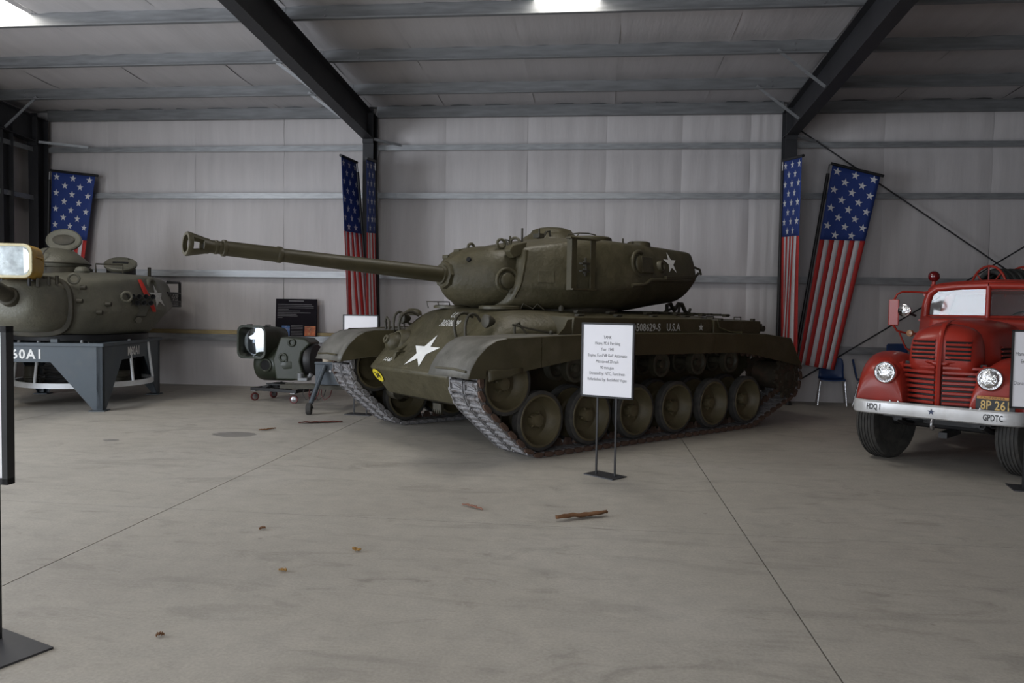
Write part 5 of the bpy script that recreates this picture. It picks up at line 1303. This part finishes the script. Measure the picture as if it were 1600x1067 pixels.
# ================================================================== banners
M_FR = pm('banner_red', (.50, .036, .032), .75, 0, .06, 5); M_FW = pm('banner_white', (.66, .64, .66), .75, 0, .05, 5); M_FB = pm('banner_blue', (.018, .045, .21), .75, 0, .06, 5)
M_STAR = pm('banner_star', (.66, .66, .68), .75, 0, .04, 6)
def banner(lab, TL, TR_, BL, BR, pole_side, wave=.03, ph=0, split=.375, skew=0, stripes=9, sw=.074, grp='flag banners along the back wall'):
    TL, TR_, BL, BR = map(Vector, (TL, TR_, BL, BR))
    t = thing('flag_banner', lab, 'banner', (TL if pole_side < 0 else TR_)*1.0, 0, grp)
    base = Vector(t.location)
    nrm = (TR_-TL).cross(BL-TL).normalized()
    if nrm.dot(Vector((0, 4, 1.5)) - TL) < 0: nrm = -nrm
    def P(u, v, off=0):
        q = TL.lerp(TR_, u).lerp(BL.lerp(BR, u), v)
        w = wave*v*(sin(u*7+ph+2.2*v)+.5*sin(u*13+ph*2))*(.35+.65*v)
        return tuple(q + nrm*(w+off) - base)
    MB().grid(lambda u, v: P(u, v*(split-skew*u)), 10, 10).build('blue_field', M_FB, t, 180, solid=.002)
    for k in range(stripes):
        a, b = k/stripes, (k+1)/stripes
        MB().grid(lambda u, v: P(a+(b-a)*u, (split-skew*(a+(b-a)*u))*(1-v)+v), 2, 22).build('stripe', M_FR if k % 2 == 0 else M_FW, t, 180, solid=.002)
    W_ = (TR_-TL).length; H_ = (BL-TL).length
    for i in range(8):
        for j, u in enumerate((.12, .50, .88) if i % 2 == 0 else (.32, .68)):
            v = split*(.085 + .121*i)
            if v > split*.97: continue
            vs, fs = star_verts(sw, .40, 0)
            MB().add([P(u+x/W_, v*(1-skew*u/split) - y/H_, .004) for x, y, _ in vs], fs).build('star', M_STAR, t, 0)
    e = (TR_-TL).normalized()
    MB().tube([TL - base - e*.03, TR_ - base + e*.05], .026, 8).build('top_bar', MT['black_paint'], t, 60)
    p0, p1 = (TL, BL) if pole_side < 0 else (TR_, BR)
    o = e*(-.05 if pole_side < 0 else .05)
    dn = (p1-p0).normalized()
    foot = p1 + dn*((p1.z-.03)/max(.01, -dn.z))
    MB().tube([p0 - base + o + dn*.18, foot - base + o], .030, 8).build('pole_sleeve', MT['black_paint'], t, 60)
    MB().tube([p0 - base + e*.02*(1 if pole_side < 0 else -1), p0 - base + o + dn*.03, p0 - base + o + dn*.22], .014, 8).build('pole_tip', MT['steel'], t, 60)
    MB().cyl(tuple(foot - base + o + Vector((0, 0, -.03))), tuple(foot - base + o + Vector((0, 0, .03))), .05, n=12).build('pole_foot', MT['black_paint'], t, 40)
    return t
banner('tilted stars and stripes banner leaning beside the red truck and blue chairs', (4.0, 13.9, 4.20), (4.80, 13.9, 4.0), (3.52, 13.9, .73), (4.20, 14.1, .62), -1, .035, .6, skew=.045)
banner('narrow upright stars and stripes banner on the column behind the tank rear', (3.19, 13.92, 4.27), (3.31, 13.2, 4.20), (3.19, 13.92, .72), (3.27, 13.2, .72), -1, .05, 2.0)
banner('leaning stars and stripes banner above the gun barrel, left of the middle column', (-4.495, 13.15, 4.24), (-4.47, 13.9, 4.27), (-4.36, 13.15, .75), (-4.16, 13.9, .75), 1, .05, 1.2)
banner('slim upright stars and stripes banner on the middle column behind the gun barrel', (-4.055, 13.2, 4.20), (-4.12, 13.92, 4.29), (-3.98, 13.2, .75), (-4.01, 13.92, .75), 1, .05, 3.0)
banner('stars and stripes banner in the far corner behind the open turret hatch', (-10.74, 14.2, 4.19), (-9.82, 14.2, 4.09), (-10.84, 14.2, .75), (-10.33, 14.22, .70), -1, .03, .2)

# ================================================================== signs on stands
M_PAPER = pm('white_sign_paper', (.80, .79, .82), .5, 0, .02, 3); M_INK = pm('grey_ink', (.12, .12, .13), .7, 0, 0, 5)
def sign(name, lab, loc, rz, lines, w=.56, h=.735, top=1.485, pole=.14, size=.042, pitch=.062, first=.13, bw=.42, bd=.26, base_rz=0, fw=.018, fd=.026):
    t = thing(name, lab, 'sign', loc, rz)
    zc = top-h/2
    pn_ = MB().box((0, 0, zc), (w-.02, .012, h-.02)).build('sign_sheet', M_PAPER, t, 0)
    f = MB()
    for s in (-1, 1): f.box((s*(w/2-fw/2), 0, zc), (fw, fd, h)); f.box((0, 0, zc+s*(h/2-fw/2)), (w, fd, fw))
    f.build('sign_frame', MT['black_paint'], t, 0)
    for s in (-1, 1): MB().box((s*pole, .008, (top-h)/2+.006), (.017, .017, top-h)).build('pole', MT['black_paint'], t, 0)
    b = MB().box((0, 0, .005), (bw, bd, .010)).build('base_plate', pm('dark_base_plate', (.05, .05, .055), .45, .3, .1, 8), t, 0); b.rotation_euler = (0, 0, base_rz)
    for k, s in enumerate(lines):
        M = Matrix((Vector((1, 0, 0)), Vector((0, 0, 1)), Vector((0, -1, 0)))).transposed().to_4x4(); xo = 0; al = 'CENTER'
        if isinstance(s, tuple): s, xo = s; al = 'LEFT'
        M.translation = (xo, -.0065, top-first-pitch*k)
        if s: decal('lettering', text_verts(s, size, al, sx=.74), M, M_INK, pn_, None, .001)
    return t
sign('sign_stand', 'white framed information sign on two thin poles in front of the tank wheels', (.115, 7.46, 0), radians(-24),
     ['TANK', 'Heavy, M26 Pershing', 'Year: 1945', 'Engine: Ford V8 GAF Automatic', 'Max speed 20 mph', '90 mm gun', 'Donated by: NTC, Fort Irwin', 'Refurbished by: Battlefield Vegas'], w=.55, h=.725, pole=.098, bw=.36, bd=.22, base_rz=radians(-16), size=.042, pitch=.0585, first=.14)
sign('sign_stand', 'framed white sign seen edge-on at the left border, nearest the camera', (-2.97, 3.28, 0), radians(-2), [], pole=.20, bw=.98, bd=.30, base_rz=radians(-20), fw=.028, fd=.045)
sign('sign_stand', 'white framed sign cut off at the right border in front of the fire truck', (4.14, 7.58, 0), radians(-14), [('Manufacturer', -.25), ('Engine', -.205), '', '', ('Donated by', -.255)], size=.05, pitch=.068, first=.225, bw=.50, bd=.3)
sign('sign_stand', 'small white framed sign behind the far front fender of the tank', (-3.47, 11.08, 0), radians(-6), [], pole=.10, bw=.40, bd=.24)
# black information board standing on the girt
M_BRD = pm('black_board_print', (.014, .012, .016), .85, 0, .15, 6, spec=.1); M_GT = pm('grey_print', (.16, .15, .16), .6); M_FIRE = pm('orange_picture', (.42, .09, .02), .5, 0, .5, 9, 0, 40, ((.5, .35, .12), .6), 12); M_BLP = pm('blue_picture', (.05, .14, .36), .5, 0, .4, 9, 0, 40, ((.55, .35, .25), .9), 9)
ib = thing('information_board', 'black printed information board leaning on the wall girt behind the green searchlight', 'board', (-5.755, 14.27, 1.02), 0)
Mb = RX(radians(-2.5))
MB().box((0, 0, .355), (.82, .02, .72), Mb).build('board_panel', M_BRD, ib, 0)
for k in range(10):
    z = .64-.032*k; wd = (.30, .68, .72, .72, .22, .45, .66, .38, .40, .10)[k]
    MB().box((0 if k == 0 else -.37+wd/2, -.0125, z if k else .675), (wd, .002, .010 if k else .022), Mb).build('text_line', M_GT, ib, 0)
for k in range(8): MB().box((.02, -.0125, .20-.028*k), (.24, .002, .008), Mb).build('text_line', M_GT, ib, 0)
MB().box((.285, -.0125, .10), (.22, .002, .19), Mb).build('board_picture', M_FIRE, ib, 0)
MB().box((-.20, -.0125, .10), (.16, .002, .19), Mb).build('board_picture', M_BLP, ib, 0)

# ================================================================== blue chairs
M_CH = pm('blue_plastic', (.022, .055, .165), .38, 0, .08, 4)
def chair(lab, loc, rz, grp='blue plastic chairs by the truck'):
    t = thing('plastic_chair', lab, 'chair', loc, rz, grp)
    # faces -y; one-piece shell: seat curls up into the back
    prof = [(-.22, .435, .20), (-.20, .45, .215), (-.05, .44, .225), (.10, .435, .225), (.18, .45, .22), (.215, .50, .21), (.235, .58, .205), (.26, .70, .205), (.28, .79, .19), (.285, .815, .16)]
    def fn(u, v):
        i = min(len(prof)-2, int(v*(len(prof)-1))); f = v*(len(prof)-1)-i
        a, b = prof[i], prof[i+1]; y, z, w = (a[k]+(b[k]-a[k])*f for k in range(3))
        s = (u-.5)*2
        return (w*s, y - (.03*s*s if v > .5 else 0), z + (.02*s*s if v < .5 else 0))
    MB().grid(fn, 10, 18).build('shell', M_CH, t, 180, solid=.008)
    for s in (-1, 1):
        MB().tube([(s*.20, -.20, .425), (s*.235, -.23, .01)], .011, 7).sphere((s*.20, -.20, .43), .016, 8, 6).build('leg', MT['chrome'], t, 60)
        MB().tube([(s*.19, .16, .425), (s*.24, .25, .01)], .011, 7).build('leg', MT['chrome'], t, 60)
        MB().tube([(s*.20, -.20, .425), (s*.19, .16, .425)], .011, 7).build('seat_rail', MT['chrome'], t, 60)
    return t
chair('blue plastic chair with chrome legs facing outward beneath the tilted banner', (4.18, 14.15, 0), radians(-12))
chair('dark blue plastic chair turned sideways between the banner and the truck fender', (4.76, 14.0, 0), radians(72))
for k in range(3):
    chair(['lowest blue chair of the stack behind the truck fender', 'middle blue chair of the stack behind the truck fender', 'topmost blue chair of the stack, showing above the truck fender'][k], (5.10, 13.3-.012*k, .156*k), radians(20))

# ================================================================== litter on the floor
M_BARK = pm('dry_bark', (.20, .095, .04), .8, 0, .3, 14, .4, 40, ((.08, .035, .02), .7), 14, stretch=(2, 12, 2)); M_LEAF = pm('dry_leaf', (.42, .24, .07), .7, 0, .3, 20)
def strip(name, lab, a, b, w, hgt, mat, seed, cat='bark', bend=.1):
    a = Vector((*a, 0)); b = Vector((*b, 0)); L_ = (b-a).length; random.seed(seed)
    t = MB(); ph = random.random()*6
    def fn(u, v):
        y = (v-.5)*w*(sin(pi*min(1, max(.0, u*.93+.05)))**.7 + .08)
        return (L_*(u-.5), y + bend*L_*.3*sin(pi*u) + .006*sin(20*u+ph), .006 + hgt*abs(sin(3*u+ph))*.6 + hgt*(abs(v-.5)*2)**2 + .003*sin(9*v+30*u))
    t.grid(fn, 22, 5)
    o = t.build(name, mat, None, 60, solid=.003)
    m = (a+b)/2; o.location = (m.x, m.y, 0); o.rotation_euler = (0, 0, atan2(b.y-a.y, b.x-a.x))
    return tag(o, lab, cat)
strip('bark_strip', 'long curled brown bark strip lying on the floor in the foreground', (-.27, 5.77), (.12, 6.0), .07, .022, M_BARK, 4)
strip('bark_strip', 'thin reddish bark sliver on the floor left of the long curled one', (-1.05, 6.11), (-.86, 5.98), .03, .008, pm('reddish_bark', (.26, .13, .09), .8, 0, .2, 14), 5)
strip('bark_strip', 'flat dark red bark strip on the floor below the jack wheel', (-4.0, 10.02), (-3.46, 10.26), .09, .01, pm('dark_red_bark', (.12, .03, .02), .8, 0, .4, 14), 6)
strip('bark_strip', 'short dark bark chip on the floor beside the oil stain', (-4.24, 9.32), (-4.09, 9.49), .04, .012, M_BARK, 7)
strip('dry_leaf', 'small tan leaf on the open floor, left of centre', (-1.56, 4.84), (-1.50, 4.82), .03, .012, M_LEAF, 8, 'leaf')
strip('dry_leaf', 'tiny tan leaf on the floor, closer to the camera than the other', (-1.87, 4.40), (-1.82, 4.38), .022, .008, M_LEAF, 9, 'leaf')
strip('dry_leaf', 'dark dry leaf scrap on the floor at lower left', (-2.07, 3.42), (-2.04, 3.44), .02, .008, M_BARK, 10, 'leaf')
strip('dry_leaf', 'dark leaf scrap on the floor near the long joint', (-2.36, 5.19), (-2.32, 5.21), .03, .01, M_BARK, 11, 'leaf')
# oil stain: a thin dried film with an irregular rim
random.seed(12)
def stain(lab, c, rx, ry):
    vs = [(0, 0, .0012)] + [(rx*cos(2*pi*k/26)*(1+.12*sin(3*k)+.1*random.random()), ry*sin(2*pi*k/26)*(1+.1*random.random()), .0012) for k in range(26)]
    o = MB().add(vs, [(0, 1+k, 1+(k+1) % 26) for k in range(26)]).build('oil_stain', M_STAIN, None, 0); o.location = (c[0], c[1], 0)
    return tag(o, lab, 'stain')
M_STAIN = pm('dried_oil', (.20, .19, .175), .6, 0, .15, 6)
stain('large dull grey oil stain on the floor left of the dark bark chip', (-4.42, 9.02), .26, .18)
stain('small oil stain on the floor, left of the large one', (-5.6, 8.35), .09, .06)
